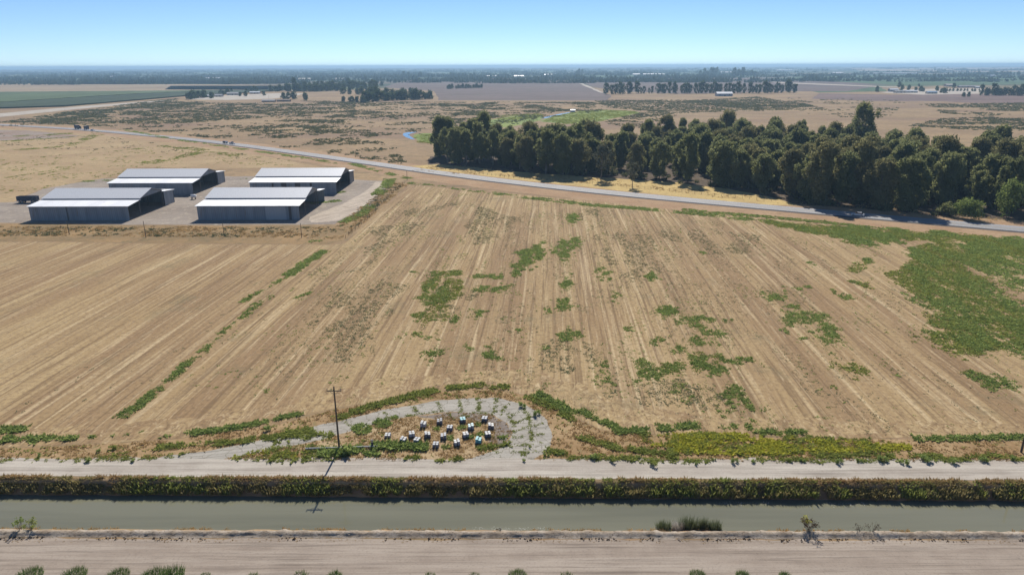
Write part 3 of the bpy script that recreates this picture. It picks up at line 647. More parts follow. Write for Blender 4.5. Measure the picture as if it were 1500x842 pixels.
# trailer and tank in the yard
t = thing('farm_trailer', 'dark navy open farm trailer parked left of the front barns', 'trailer', (*gp(42, 297), 0), .02)
bm = bmesh.new(); bm_box(bm, -4.3, 4.3, -1.25, 1.25, 1.0, 1.2); bm_box(bm, -4.3, 4.3, -1.25, -1.17, 1.2, 3.0); bm_box(bm, -4.3, 4.3, 1.17, 1.25, 1.2, 3.0); bm_box(bm, -4.3, -4.22, -1.16, 1.16, 1.2, 3.0); bm_box(bm, 4.22, 4.3, -1.16, 1.16, 1.2, 3.0)
obj_bm('cargo_bed', bm, m_navy, t)
bm = bmesh.new()
for x in np.linspace(-4.2, 4.2, 8): bm_box(bm, x - .05, x + .05, -1.33, -1.255, 1.0, 3.05)
obj_bm('ribs', bm, m_navy, t)
for sx in (-3.2, -2.1, 2.2, 3.3):
    for sy in (-1.05, 1.05): wheel(t, sx, sy, .5, .3)
t = thing('water_tank', 'small white tank on a stand on the gravel between the barns', 'tank', (*gp(284, 292), 0))
bm = bmesh.new(); bm_tube(bm, (-1.1, 0, 1.5), (1.1, 0, 1.5), .75, n=18); obj_bm('tank', bm, m_white, t, True)
for x in (-.8, .8):
    bm = bmesh.new(); bm_prism(bm, [(-.6, 0), (.6, 0), (.5, .95), (-.5, .95)], 0, x - .08, x + .08); obj_bm('leg', bm, m_steel, t)
t = thing('pump_shelter', 'tiny white pump shelter beside the green marsh behind the grove', 'shelter', (*gp(839, 164.5), 0))
bm = bmesh.new(); bm_box(bm, -3, 3, -2, 2, 0, 2.6); obj_bm('wall', bm, m_panel, t)
bm = bmesh.new(); bm_prism(bm, [(-2.4, 2.5), (2.4, 2.5), (0, 3.6)], 0, -3.3, 3.3); obj_bm('roof', bm, m_white, t)

# ------------------------------------------------------------------ far houses and sheds
def house(name, label, cat, px, py, L, D, H, R, roof, wall, rz=0, group=None):
    x, y = gp(px, py); t = thing(name, label, cat, (x, y, 0), rz, group)
    bm = bmesh.new(); bm_prism(bm, [(-D/2, 0), (D/2, 0), (D/2, H), (0, H + R - .1), (-D/2, H)], 0, -L/2, L/2); obj_bm('wall', bm, wall, t)
    s = R / (D / 2); o = .6; bm = bmesh.new()
    bm_prism(bm, [(-D/2 - o, H - o*s), (0, H + R), (D/2 + o, H - o*s), (D/2 + o, H - o*s + .2), (0, H + R + .2), (-D/2 - o, H - o*s + .2)], 0, -L/2 - o, L/2 + o); obj_bm('roof', bm, roof, t)
    bm = bmesh.new(); bm_box(bm, -L*.05, L*.05, -D/2 - .06, -D/2 - .01, .05, min(2.2, H*.75)); obj_bm('door', bm, m_dark_panel, t)
    for k in (-.32, .30):
        bm = bmesh.new(); bm_box(bm, L*k - .7, L*k + .7, -D/2 - .06, -D/2 - .01, H*.35, H*.78); obj_bm('window', bm, m_glass, t)
m_rw = paint('white_roof', (.74, .74, .73), .5); m_rg = paint('grey_roof', (.36, .34, .33), .7); m_rb = paint('brown_roof', (.20, .14, .11), .8); m_rbl = paint('blue_roof', (.30, .40, .50), .5)
m_wc = paint('cream_wall', (.52, .47, .40), .8); m_wb = paint('brown_wall', (.22, .16, .12), .9)
house('white_barn', 'long white-roofed barn before the far row of trees behind the grove', 'barn', 1060, 141, 30, 16, 5, 3, m_rw, m_panel)
for px, py, L, D, H, R, rm, wm, lab, nm, cat in (
    (306, 142.6, 14, 9, 3, 2, m_rw, m_wc, 'small pale roofed house at the left end of the left farmstead', 'farmhouse', 'house'),
    (319, 142, 20, 10, 3, 2.2, m_rg, m_wc, 'low grey roofed house in the left farmstead', 'farmhouse', 'house'),
    (342, 139.5, 24, 12, 3.4, 2.6, m_rg, m_wc, 'largest grey roofed house in the left farmstead', 'farmhouse', 'house'),
    (374, 137.5, 22, 10, 3, 2, m_rw, m_wc, 'pale roofed shed at the right of the left farmstead', 'farm_shed', 'shed'),
    (394, 149.6, 22, 8, 2.4, 1.5, m_rg, m_wb, 'low grey shed in the scrub below the left farmstead', 'farm_shed', 'shed'),
    (416, 149, 22, 8, 2.4, 1.4, m_rb, m_wb, 'low brown shed in the scrub below the left farmstead', 'farm_shed', 'shed'),
    (447, 118.5, 50, 30, 6, 5, m_wc, m_wc, 'tan roofed building beyond the left farmstead', 'farm_shed', 'shed'),
    (312, 117, 70, 30, 6, 4, m_rw, m_wc, 'pale long shed above the dark orchard block', 'farm_shed', 'shed'),
    (163, 114.5, 30, 16, 6, 4, m_rw, m_wc, 'tiny white roof above the dark orchard block at the far left', 'farm_shed', 'shed'),
    (500, 118, 46, 24, 6, 4, m_wc, m_wc, 'tan building left of the dark trees in the middle distance', 'farm_shed', 'shed'),
    (1308, 134.5, 18, 12, 4.5, 2.5, m_rw, m_panel, 'white roofed house at the left end of the right farmstead', 'farmhouse', 'house'),
    (1318, 136.2, 24, 10, 3, 2, m_rg, m_wc, 'long low grey house in the right farmstead', 'farmhouse', 'house'),
    (1334, 136, 24, 10, 3, 2, m_rw, m_wc, 'pale house with the widest roof in the right farmstead', 'farmhouse', 'house'),
    (1364, 137.5, 20, 9, 3, 2, m_rbl, m_wc, 'blue roofed house in the right farmstead', 'farmhouse', 'house'),
    (1389, 127, 18, 14, 4, 3, m_wc, m_wc, 'tan roofed house above the row of young trees', 'farmhouse', 'house'),
    (1416, 128.5, 46, 10, 3.2, 2, m_rg, m_wc, 'long low building above the row of young trees', 'farm_shed', 'shed'),
    (1431, 129.5, 12, 10, 3, 2, m_rw, m_wc, 'small white roofed shed at the right end of the row of young trees', 'farm_shed', 'shed'),
    (1453, 113.5, 22, 14, 7, 4, m_rw, m_panel, 'bright white building left of the far green orchard', 'farm_shed', 'shed'),
    (1306, 108.6, 330, 40, 5, 2, m_rw, m_panel, 'very long white roofed shed far off at the right', 'farm_shed', 'shed'),
    (1226, 109.5, 60, 40, 8, 5, m_rw, m_wc, 'white building among the far trees right of the middle', 'farm_shed', 'shed'),
    (1064, 108, 120, 40, 8, 4, m_rw, m_panel, 'white shed left of a dark clump of far trees', 'farm_shed', 'shed'),
    (1148, 104.6, 150, 40, 9, 4, m_rw, m_panel, 'white shed row near the horizon above the crops', 'farm_shed', 'shed'),
    (760, 113.6, 50, 20, 6, 4, m_rw, m_wc, 'white farmhouse above the ploughed field in the middle', 'farmhouse', 'house'),
    (803, 111.5, 46, 20, 6, 4, m_rw, m_wc, 'white farmhouse right of the one above the ploughed field', 'farmhouse', 'house'),
    (950, 110.5, 190, 30, 6, 3, m_rw, m_panel, 'long pale shed above the crops in the middle distance', 'farm_shed', 'shed'),
    (719, 113.6, 60, 24, 6, 3, m_rw, m_panel, 'pale long shed left of the white farmhouse above the ploughed field', 'farm_shed', 'shed')):
    house(nm, lab, cat, px, py, L, D, H, R, rm, wm, random.uniform(-.05, .05))
x, y = gp(253, 102.5)
t = thing('water_tower', 'thin water tower standing out on the left horizon', 'tower', (x, y, 0))
bm = bmesh.new(); bm_tube(bm, (0, 0, 0), (0, 0, 40), 1.6, n=8); obj_bm('column', bm, m_panel, t)
bm = bmesh.new(); bmesh.ops.create_uvsphere(bm, u_segments=16, v_segments=10, radius=8, matrix=Matrix.Translation((0, 0, 42)) @ Matrix.Diagonal((1, 1, .7, 1))); obj_bm('tank', bm, m_panel, t)
#PART3
# ------------------------------------------------------------------ plants that nobody could count
def clump_tris(cx, cy, cz, r, h, per, lean=.55, wide=.42):
    """per leaf-like triangles per clump, rising and spreading from its foot"""
    n = len(cx); N = n * per; i = np.repeat(np.arange(n), per)
    a = rng.random(N) * 2 * np.pi; q = np.sqrt(rng.random(N)) * r[i] * .75
    bx, by = cx[i] + q * np.cos(a), cy[i] + q * np.sin(a)
    hh = h[i] * (.45 + .65 * rng.random(N)) * (1 - .45 * (q / (r[i] + 1e-6)) ** 2); z0 = cz[i] + hh * .35 * rng.random(N) - .03
    a2 = a + rng.normal(0, .8, N); sp = r[i] * lean * (.3 + rng.random(N))
    tx, ty = bx + sp * np.cos(a2), by + sp * np.sin(a2)
    a3 = rng.random(N) * 2 * np.pi; w = r[i] * wide * (.5 + .7 * rng.random(N))
    V = np.stack([np.stack([bx - w*np.cos(a3), by - w*np.sin(a3), z0], 1), np.stack([bx + w*np.cos(a3), by + w*np.sin(a3), z0 + .1*hh], 1), np.stack([tx, ty, cz[i] + hh], 1)], 1)
    rr = np.repeat(rng.random(n)[i] * .6 + rng.random(N) * .4, 3)
    return V.reshape(-1, 3), rr
def field_noise(x, y, sc, stretch):
    ca, sa = math.cos(A_ROW), math.sin(A_ROW)
    return fbm((x*ca - y*sa) / sc + 50, (x*sa + y*ca) / (sc * stretch) + 50, 5)
class Cover:
    def __init__(s): s.V, s.R = [], []
    def add(s, poly, space, r, h, per=8, sc=4., thr=.5, stretch=1., z=0., lean=1.0, soft=0.06, wide=.5, excl=(), fe=0):
        poly = np.asarray(poly); lo, hi = poly.min(0), poly.max(0); n = int((hi[0]-lo[0]) * (hi[1]-lo[1]) / space**2)
        if n < 1: return s
        x, y = rng.uniform(lo[0], hi[0], n), rng.uniform(lo[1], hi[1], n); k = inside(poly, x, y)
        for e in excl: k &= ~inside(e, x, y)
        x, y = x[k], y[k]; f = field_noise(x, y, sc, stretch) if thr > 0 else np.ones(len(x))
        if fe:
            dm = np.full(len(x), 1e9)
            for (x0, y0), (x1, y1) in zip(poly, np.roll(poly, -1, 0)):
                L2 = (x1-x0)**2 + (y1-y0)**2 + 1e-9; t = np.clip(((x-x0)*(x1-x0) + (y-y0)*(y1-y0)) / L2, 0, 1); dm = np.minimum(dm, np.hypot(x - x0 - t*(x1-x0), y - y0 - t*(y1-y0)))
            f = f + .22 * (np.clip(dm / fe, 0, 1) - .75)
        k = f > thr + soft * rng.normal(0, 1, len(x)); x, y, f = x[k], y[k], f[k]
        return s.put(x, y, z, r, h * .75, per, lean, wide)
    def put(s, x, y, z, r, h, per=8, lean=.55, wide=.42):
        n = len(x)
        if n == 0: return s
        k = .55 + .9 * rng.random(n) ** 1.5
        V, R = clump_tris(x, y, np.full(n, z) if np.isscalar(z) else z, r * k, h * k, per, lean, wide); s.V.append(V); s.R.append(R); return s
    def build(s, name, mat):
        V, R = np.concatenate(s.V), np.concatenate(s.R)
        return tag(mesh_np(name, V, np.arange(len(V)).reshape(-1, 3), mat, attrs={'rnd': R}), kind='stuff')
def circ(px, py, rx, ry=None, n=14):
    ry = ry or rx * .55
    return P(*[(px + rx*math.cos(2*math.pi*i/n), py + ry*math.sin(2*math.pi*i/n)) for i in range(n)])
def along(pts, w):
    c = np.array([gp(*p) for p in pts]); return np.concatenate([offset(c, w/2), offset(c, -w/2)[::-1]])

M_WEED = plant('weed_green', (.135, .205, .055), (.30, .355, .11), .5); M_WEED2 = plant('weed_light', (.17, .215, .05), (.32, .34, .09), .42)
M_GREY = plant('grey_weed', (.15, .17, .09), (.25, .245, .13), .4); M_YEL = plant('mustard', (.28, .32, .05), (.50, .47, .07), .5)
M_DRY = plant('dry_weed', (.29, .185, .08), (.50, .355, .17), .35); M_SCRUB = plant('scrub', (.09, .115, .05), (.18, .175, .085), .25)
M_BANK = plant('bank_plants', (.15, .17, .05), (.40, .32, .14), .42); M_REED = plant('green_reed', (.06, .11, .03), (.13, .19, .05), .4)
M_STRAW = plant('straw', (.42, .31, .18), (.60, .47, .29), .2)

# green weeds on the stubble
g, gl, gy = Cover(), Cover(), Cover()
BIG = [[(1190, 328), (1300, 333), (1420, 342), (1580, 352), (1580, 376), (1450, 362), (1350, 354), (1290, 350), (1230, 342)], [(1090, 320), (1200, 330), (1280, 335), (1345, 345), (1300, 364), (1262, 362), (1215, 345), (1150, 333)], [(1362, 350), (1430, 353), (1520, 356), (1580, 372), (1580, 535), (1500, 525), (1430, 503), (1350, 462), (1330, 452), (1305, 425), (1285, 405), (1310, 388), (1330, 366)],
       [(1300, 486), (1335, 474), (1420, 500), (1416, 528), (1370, 515), (1320, 495)], [(1236, 388), (1285, 373), (1292, 386), (1250, 400)], [(1188, 532), (1218, 515), (1260, 530), (1292, 546), (1282, 560), (1240, 575), (1195, 572)],
       [(1297, 540), (1345, 541), (1390, 546), (1382, 560), (1312, 557)], [(1400, 547), (1490, 556), (1480, 570), (1420, 570)], [(1280, 562), (1365, 566), (1350, 577), (1270, 574)], [(1240, 410), (1290, 418), (1300, 430), (1255, 425)], [(1275, 405), (1330, 430), (1350, 440), (1330, 446), (1290, 425)]]
JP = lambda q, a=3.0, sc=.22: jag(P(*q), 1.5, a, sc)
for q in BIG: g.add(JP(q, 7, .10), .46, .50, .42, 8, 4.0, .525, 3.2, soft=.07, fe=6); gl.add(JP(q, 7, .10), .55, .52, .38, 7, 9, .515, 3.2, soft=.07, fe=5)
for q in ([(930, 528), (1000, 524), (1010, 570), (940, 560)], [(1008, 522), (1050, 518), (1062, 545), (1015, 545)]): g.add(JP(q, 4), .42, .40, .35, 8, 2.4, .50, 2.4, soft=.08, fe=3); gl.add(JP(q, 4), .7, .4, .3, 7, 3, .50, 2.4, fe=3)
for q in ([(752, 372), (775, 360), (800, 349), (802, 374), (780, 395), (754, 408)],): g.add(JP(q, 3.5), .42, .45, .42, 9, 2.6, .42, 2.5, soft=.08, fe=3)
for q in ([(622, 402), (645, 395), (668, 396), (672, 420), (655, 470), (630, 478), (612, 470), (612, 440)],): g.add(JP(q, 5), .55, .42, .35, 8, 2.4, .51, 3.5, soft=.08, fe=4); gl.add(JP(q, 5), .5, .42, .32, 8, 3, .47, 3.5, soft=.08, fe=4)
for (px, py, rx, ry) in ((1040, 495, 20, 9), (1020, 472, 22, 8), (1077, 585, 17, 14), (1108, 596, 10, 4), (825, 367, 11, 11), (828, 447, 13, 7), (835, 490, 13, 8), (880, 400, 5, 9), (893, 403, 4, 8), (832, 415, 7, 10), (838, 320, 8, 5),
    (1212, 488, 16, 12), (1180, 465, 24, 7), (1160, 455, 10, 7), (1130, 434, 16, 5), (1155, 482, 7, 6), (1080, 528, 17, 6), (700, 460, 9, 6), (736, 472, 4, 3), (750, 488, 4, 4), (758, 487, 3, 3), (688, 512, 7, 6), (640, 520, 8, 6), (622, 521, 4, 4), (630, 495, 8, 4), (606, 490, 9, 4), (665, 468, 8, 6),
    (717, 515, 9, 8), (728, 519, 9, 9), (883, 548, 9, 13), (928, 555, 6, 8), (920, 480, 6, 6), (960, 500, 7, 4), (1032, 476, 6, 4), (990, 510, 11, 5), (976, 455, 14, 6), (902, 435, 4, 8), (720, 425, 18, 4), (740, 420, 8, 4), (715, 405, 18, 3), (800, 455, 6, 4), (900, 565, 5, 4), (1060, 602, 6, 3), (1100, 617, 8, 3), (1030, 370, 3, 2), (1175, 498, 5, 3), (1240, 435, 7, 3), (1223, 427, 3, 3), (1150, 425, 6, 4), (1175, 421, 10, 2), (1118, 470, 3, 2), (605, 397, 4, 3), (955, 405, 7, 6), (985, 450, 9, 4), (980, 460, 8, 6), (1188, 387, 5, 2), (845, 355, 8, 5), (795, 510, 5, 3), (397, 575, 4, 3), (1000, 585, 6, 4), (985, 575, 5, 5), (1040, 540, 14, 7), (1065, 470, 4, 3)):
    g.add(jag(circ(px, py, rx*1.5, ry*1.5), .6, 2.0, .6), .34, .34, .36, 8, 1.5, .50, 1.6, soft=.09, fe=1.8); g.add(circ(px, py, rx*2.6, ry*2.8), .8, .22, .2, 6, 2, .56, 3, soft=.06, fe=4)
for q, w, t in (([(173, 613), (215, 585), (240, 564)], 1.8, .35), ([(240, 564), (262, 545), (290, 520), (320, 492)], 2.2, .56), ([(320, 492), (350, 470), (378, 443), (402, 433)], 2.5, .55), ([(420, 404), (445, 386), (480, 366)], 3, .45), ([(350, 445), (420, 405), (470, 372)], 2.0, .62), ([(430, 440), (460, 425)], 2.0, .58)):
    g.add(along(q, w*1.4), .36, .38, .36, 9, 1.8, t+.03, 2, fe=.9, soft=.08)
# thin grey-green growth
for q in ([(960, 335), (1060, 335), (1130, 365), (1060, 375), (985, 355)], [(1060, 340), (1110, 343), (1130, 362), (1100, 360)], [(450, 476), (500, 420), (512, 432), (470, 475)], [(455, 400), (500, 375), (495, 390), (470, 405)], [(590, 310), (665, 296), (670, 300), (610, 322)], [(540, 335), (620, 325), (600, 345), (545, 360)], [(845, 308), (875, 306), (890, 330), (860, 335)], [(690, 425), (690, 440), (640, 490), (640, 440)], [(575, 350), (540, 365), (520, 400), (560, 380)],
          [(480, 480), (560, 400), (590, 420), (540, 520), (490, 530)], [(895, 585), (850, 500), (880, 500), (910, 540)], [(800, 500), (840, 495), (840, 545), (800, 540)], [(690, 300), (760, 320), (750, 360), (680, 360)], [(870, 340), (960, 345), (1000, 420), (900, 420)], [(930, 560), (1060, 560), (1060, 600), (940, 600)]):
    gy.add(JP(q, 6, .1), .62, .34, .2, 6, 3.2, .5, 5)
F_ALL = P(*[(480, 600), (560, 584), (640, 568), (720, 562), (790, 578), (840, 606), (960, 632), (1500, 640), (1560, 560), (1250, 335), (1000, 308), (860, 297), (690, 282), (610, 274), (510, 358), (250, 560)])
gy.add(F_ALL, .9, .26, .17, 5, 5, .585, 5, soft=.05); g.add(F_ALL, 1.25, .28, .24, 6, 4, .635, 3, soft=.05)
gy.add(P((0, 620), (300, 400), (480, 362), (240, 560)), 2.2, .3, .2, 5, 8, .62, 5)
# weeds at the foot of the field
for q, w in (([(0, 631), (14, 629), (34, 630)], 2.0), ([(6, 644), (30, 642), (58, 645)], 1.8), ([(68, 643), (115, 642)], 1.0), ([(-60, 640), (0, 636)], 2)): g.add(along(q, w), .33, .5, .6, 10, 3, .3)
for q, w, t in (([(240, 637), (280, 635), (330, 628), (380, 620), (392, 617)], 1.7, .42), ([(395, 615), (430, 608), (452, 604)], 1.2, .5), ([(130, 640), (220, 632)], .9, .6), ([(850, 600), (872, 612), (905, 627)], 1.6, .45), ([(785, 577), (812, 590), (838, 606)], 2.2, .4), ([(900, 632), (950, 630)], 1.6, .35), ([(960, 628), (1030, 622), (1100, 626)], 2.0, .45), ([(1340, 642), (1400, 642), (1500, 640), (1560, 642)], 1.4, .42), ([(1100, 634), (1180, 632)], 1.3, .5)):
    g.add(along(q, w), .32, .45, .5, 10, 3, t)
# ditch weeds along the highway verge and the yard
for q, w, t in (([(600, 268), (690, 279), (760, 288), (830, 296)], 5, .5), ([(760, 288), (860, 300), (940, 306), (1020, 313), (1100, 322)], 6, .42), ([(1000, 308), (1100, 316), (1200, 325), (1330, 340)], 5, .40), ([(515, 240), (560, 252), (600, 262)], 5, .48), ([(180, 190), (260, 205), (420, 228), (500, 240)], 6, .55), ([(500, 327), (530, 313), (545, 300)], 5, .33), ([(552, 286), (566, 272), (572, 262)], 6, .38), ([(455, 298), (498, 294)], 4, .36), ([(490, 283), (505, 281)], 4, .35), ([(460, 355), (520, 320)], 4, .55), ([(1330, 342), (1500, 352)], 4, .5), ([(340, 263), (370, 262)], 4, .4), ([(190, 264), (120, 266)], 4, .5)):
    g.add(along(q, w), .7, .65, .5, 8, 6, t)
g.build('green_weeds', M_WEED); gl.build('light_green_weeds', M_WEED2); gy.build('grey_weeds', M_GREY)

# verge: mustard, greens, dry grass, round the loop road
ye, vg, dr = Cover(), Cover(), Cover()
ye.add(P((1085, 650), (1335, 654), (1330, 660), (1085, 664)), .5, .35, .4, 8, 2, .4); ye.add(P((985, 640), (1060, 634), (1130, 640), (1230, 645), (1335, 652), (1330, 660), (1200, 664), (1080, 668), (985, 662)), .34, .4, .5, 9, 4, .42)
ye.add(P((940, 640), (1000, 634), (1080, 632), (1080, 650), (940, 655)), .5, .4, .45, 9, 3, .5); vg.add(P((930, 632), (1080, 634), (1300, 645), (1300, 664), (960, 666)), .5, .4, .45, 9, 3, .52)
for q, w, t in (([(495, 612), (530, 600), (570, 588), (610, 578), (640, 571)], 2.2, .36), ([(655, 569), (700, 564), (745, 567)], 1.8, .34), ([(770, 580), (800, 594), (840, 615)], 1.6, .42), ([(850, 640), (900, 655), (990, 668)], 1.7, .40), ([(870, 668), (930, 672)], 1.2, .42), ([(230, 655), (330, 648), (420, 638)], 1.8, .40), ([(420, 634), (458, 629)], 1.4, .34), ([(400, 645), (440, 637), (480, 640), (470, 648)], 3, .5), ([(800, 660), (830, 664)], 1.6, .4), ([(1080, 667), (1500, 668)], .9, .5),
                ([(700, 658), (722, 655), (742, 650)], 1.2, .25), ([(595, 672), (615, 670)], .9, .3), ([(640, 674), (680, 672)], .8, .35)):
    vg.add(along(q, w), .3, .38, .5, 9, 2.5, t)
vg.add(P((320, 672), (400, 655), (470, 650), (520, 660), (480, 676), (420, 678)), .42, .36, .5, 9, 2.5, .5); ye.add(P((330, 670), (400, 655), (470, 652), (440, 672)), .7, .34, .4, 8, 2.5, .5)
g2 = Cover()
for q, w in (([(545, 654), (570, 652), (600, 655), (625, 655)], 2.1), ([(468, 662), (500, 664), (530, 657)], 2.0), ([(552, 668), (535, 662)], 1.0)): g2.add(along(q, w), .28, .45, .75, 11, 3, .25)
for (px, py, rx) in ((652, 655, 5), (660, 642, 6), (690, 640, 5), (735, 641, 5), (675, 626, 4), (700, 622, 4), (560, 620, 12), (530, 628, 14), (640, 628, 5), (705, 636, 4), (722, 640, 3), (578, 610, 4)): g2.add(circ(px, py, rx), .3, .36, .45, 9, 2, .3)
V_ALL = P(*verge_px)
EX = [P(*loop_px), P((-300, 700), (-300, 675), (200, 677), (300, 672), (1500, 676), (1800, 690), (1800, 720))]
dr.add(V_ALL, .40, .26, .28, 6, 3, .46, excl=EX); vg.add(V_ALL, .9, .3, .32, 7, 4, .55, excl=EX)
dr.add(P((330, 672), (400, 659), (480, 642), (545, 622), (600, 609), (700, 612), (735, 640), (700, 668), (560, 676)), .34, .20, .2, 6, 1.4, .53)
# weeds in the joints of the broken loop road
for q in ([(672, 583), (676, 604)], [(700, 582), (702, 603)], [(640, 588), (648, 603)], [(728, 583), (724, 604)], [(745, 590), (732, 608)], [(768, 597), (742, 614)], [(785, 607), (748, 622)], [(797, 620), (750, 632)], [(803, 635), (748, 642)], [(803, 648), (738, 654)], [(795, 662), (722, 662)], [(605, 595), (612, 607)], [(742, 604), (752, 622), (752, 640), (742, 655)], [(768, 600), (778, 620), (778, 645), (765, 668)], [(640, 603), (600, 608), (560, 618)], [(690, 604), (725, 606)], [(560, 603), (572, 612)], [(500, 616), (520, 626)], [(440, 632), (455, 642)]):
    vg.add(along(q, .55), .24, .24, .22, 7, 1.2, .43)
vg.add(along([(820, 670), (1000, 675), (1250, 674), (1500, 672), (1600, 672)], 1.3), .3, .3, .36, 8, 2.2, .50); vg.add(along([(-60, 676), (100, 674), (260, 668)], 1.2), .32, .3, .34, 8, 2.2, .54)
ye.build('yellow_weeds', M_YEL); vg.build('verge_weeds', M_WEED2); g2.build('clearing_bushes', M_WEED); dr.build('dry_grass', M_DRY)
# straw litter lying on the near part of the field
st = Cover(); st.add(P((-60, 650), (400, 618), (560, 580), (720, 560), (860, 600), (960, 630), (1560, 640), (1560, 480), (800, 440), (-60, 480)), .9, .22, .05, 3, 5, .54, 5, lean=1.6, wide=.12); st.build('straw_litter', M_STRAW)
# grass on the canal banks
bk = Cover(); n = 20000; x = rng.uniform(-112, 112, n); u = rng.random(n)
y0, y1 = L_NW(x) - .15, L_BANK(x) + .45; hk = .15 + 1.25 * fbm(x / 2.4, x*0 + 3, 4); kk = fbm(x / 1.6, u * 2 + 13, 4) > .40; x, u, y0, y1, hk = x[kk], u[kk], y0[kk], y1[kk], hk[kk]
bk.put(x, y0 + (y1 - y0) * u, WATER_Z * (1 - np.clip(u * 1.15, 0, 1)) * .9, .30, .95 * hk * (1.05 - .72 * u), 8, .9, .34); bk.build('bank_plants', M_BANK)
b2_ = Cover(); n = 9000; x = rng.uniform(-112, 112, n); k = fbm(x / 5., x*0 + 61, 4) > .50 - .0012 * x; x = x[k]; u = rng.random(len(x)); y0, y1 = L_NW(x) - .1, L_BANK(x) + .4
b2_.put(x, y0 + (y1 - y0) * u, WATER_Z * (1 - np.clip(u * 1.15, 0, 1)) * .9, .34, 1.0 * (1.05 - .72 * u), 8, .9, .34); b2_.build('green_bank_plants', M_WEED2)
b3 = Cover(); n = 7500; x = rng.uniform(-112, 112, n); k = fbm(x / 6., x*0 + 47, 4) > .49; x = x[k]; u = .45 + .6 * rng.random(len(x)); y0, y1 = L_NW(x), L_BANK(x) + .5
b3.put(x, y0 + (y1 - y0) * u, WATER_Z * (1 - np.clip(u * 1.15, 0, 1)) * .9 + .1, .32, .36, 8, .9, .26); b3.build('dry_bank_plants', M_DRY)
sb = Cover(); n = 1500; x = rng.uniform(-112, 112, n); k = fbm(x / 4., x*0 + 21, 4) > .47; x = x[k]; sb.put(x, L_SW(x) - .15 + .3 * rng.random(len(x)), WATER_Z, .26, .35, 7, .5, .2)
n = 900; x = rng.uniform(-112, 112, n); sb.put(x, L_BERM(x) - .9 - .8 * rng.random(n), 0, .10, .1, 5, .6, .5); sb.build('shore_grass', M_DRY)
cl = Cover(); n = 1100; x = rng.uniform(-112, 112, n); k = fbm(x / 2.5, x*0 + 91, 4) > .5; x = x[k]; cl.put(x, L_BERM(x) - .75 - .55 * rng.random(len(x)) ** 2, .02, .13, .12, 6, .4, .7); cl.build('earth_clods', plant('dark_clods', (.09, .065, .05), (.17, .13, .10), 0))

spk = Cover()  # sun sparkle on the water put in as pale-coloured flecks, with some scum
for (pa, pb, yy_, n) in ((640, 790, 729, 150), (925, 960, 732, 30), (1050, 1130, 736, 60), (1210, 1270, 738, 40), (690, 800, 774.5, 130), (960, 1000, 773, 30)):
    c = np.array([gp(rng.uniform(pa, pb), yy_ + rng.normal(0, .8), WATER_Z) for _ in range(n)]); spk.put(c[:, 0], c[:, 1], WATER_Z + .022, .16, .015, 5, 1.2, .6)
spk.build('sparkle_scum_flecks', plant('sparkle_scum', (.55, .55, .50), (.80, .80, .77), .1))
# scrub on the open land beyond the highway
sc_, sg, tn = Cover(), Cover(), Cover()
def road_side(px, py): return px, py
for q, sp, t in (([(0, 180), (90, 165), (250, 150), (420, 152), (520, 150), (520, 172), (400, 172), (250, 182), (150, 186)], 3.4, .44), ([(150, 186), (330, 205), (500, 228), (600, 243), (560, 200), (500, 175), (250, 182)], 3.2, .57), ([(400, 172), (640, 150), (900, 150), (900, 160), (640, 200), (480, 200)], 3.6, .55), ([(640, 150), (870, 150), (860, 160), (760, 172), (660, 172)], 4, .52),
                 ([(870, 147), (1000, 147), (1180, 152), (1210, 160), (1000, 166), (930, 162), (890, 158)], 4, .36), ([(1000, 148), (1110, 142), (1200, 156), (1080, 160)], 4, .4), ([(1345, 153), (1560, 150), (1560, 160), (1420, 158), (1370, 158)], 4, .36), ([(1370, 161), (1480, 168), (1440, 171), (1380, 166)], 3.5, .42), ([(1430, 160), (1560, 156), (1560, 164), (1460, 163)], 4, .42), ([(1330, 185), (1380, 174), (1450, 172), (1560, 176), (1560, 192), (1440, 192)], 3.2, .46), ([(440, 148), (640, 150), (520, 158)], 4, .5), ([(880, 180), (960, 160), (1000, 166), (940, 190)], 3.5, .45),
                 ([(250, 144), (300, 150), (110, 180), (0, 186), (100, 165)], 3.4, .5), ([(1150, 143), (1330, 148), (1300, 175), (1180, 170)], 4.5, .66)):
    sc_.add(P(*q), sp, 1.9, 1.3, 6, 26, t, 1.0, wide=.6, lean=.5)
for q, w, t in (([(0, 208), (60, 204), (140, 198), (100, 214), (0, 222)], 10, .5), ([(175, 222), (230, 214), (300, 220)], 10, .5), ([(215, 240), (300, 222), (350, 228)], 12, .45), ([(0, 262), (80, 249)], 2, .35), ([(60, 256), (100, 247)], 2, .4), ([(20, 200), (140, 194), (140, 199)], 14, .5)):
    sg.add(along(q, w), 1.6, 1.0, .5, 7, 14, t)
sg.add(P((0, 232), (0, 285), (160, 262), (330, 240), (480, 245), (300, 215)), 3, .8, .5, 6, 9, .6); sc_.add(P((0, 195), (150, 200), (480, 240), (300, 230), (0, 215)), 4, .9, .6, 6, 12, .62)
for q in ([(795, 178), (812, 170), (850, 163), (880, 161), (930, 163), (938, 166), (905, 172), (880, 178), (830, 182)], [(612, 209), (606, 202), (618, 198), (650, 196), (660, 212)], [(720, 170), (790, 166), (800, 170), (740, 180)]): sg.add(P(*q), 2.2, 1.3, .7, 7, 16, .42)
tn.add(P((-60, 345), (300, 347), (500, 350), (540, 320), (600, 268), (575, 268), (490, 333), (300, 332), (-60, 332)), .9, .5, .45, 7, 6, .48); sc_.add(P((-60, 345), (300, 347), (500, 348), (540, 318), (590, 272), (575, 268), (490, 333), (300, 334), (-60, 332)), 1.3, .6, .5, 7, 7, .53)
tn.add(P(*[(600, 250), (900, 272), (1080, 293), (1300, 312), (1500, 330), (1500, 322), (1300, 300), (1080, 285), (900, 262), (640, 240)]), 1.6, .6, .4, 6, 8, .5)
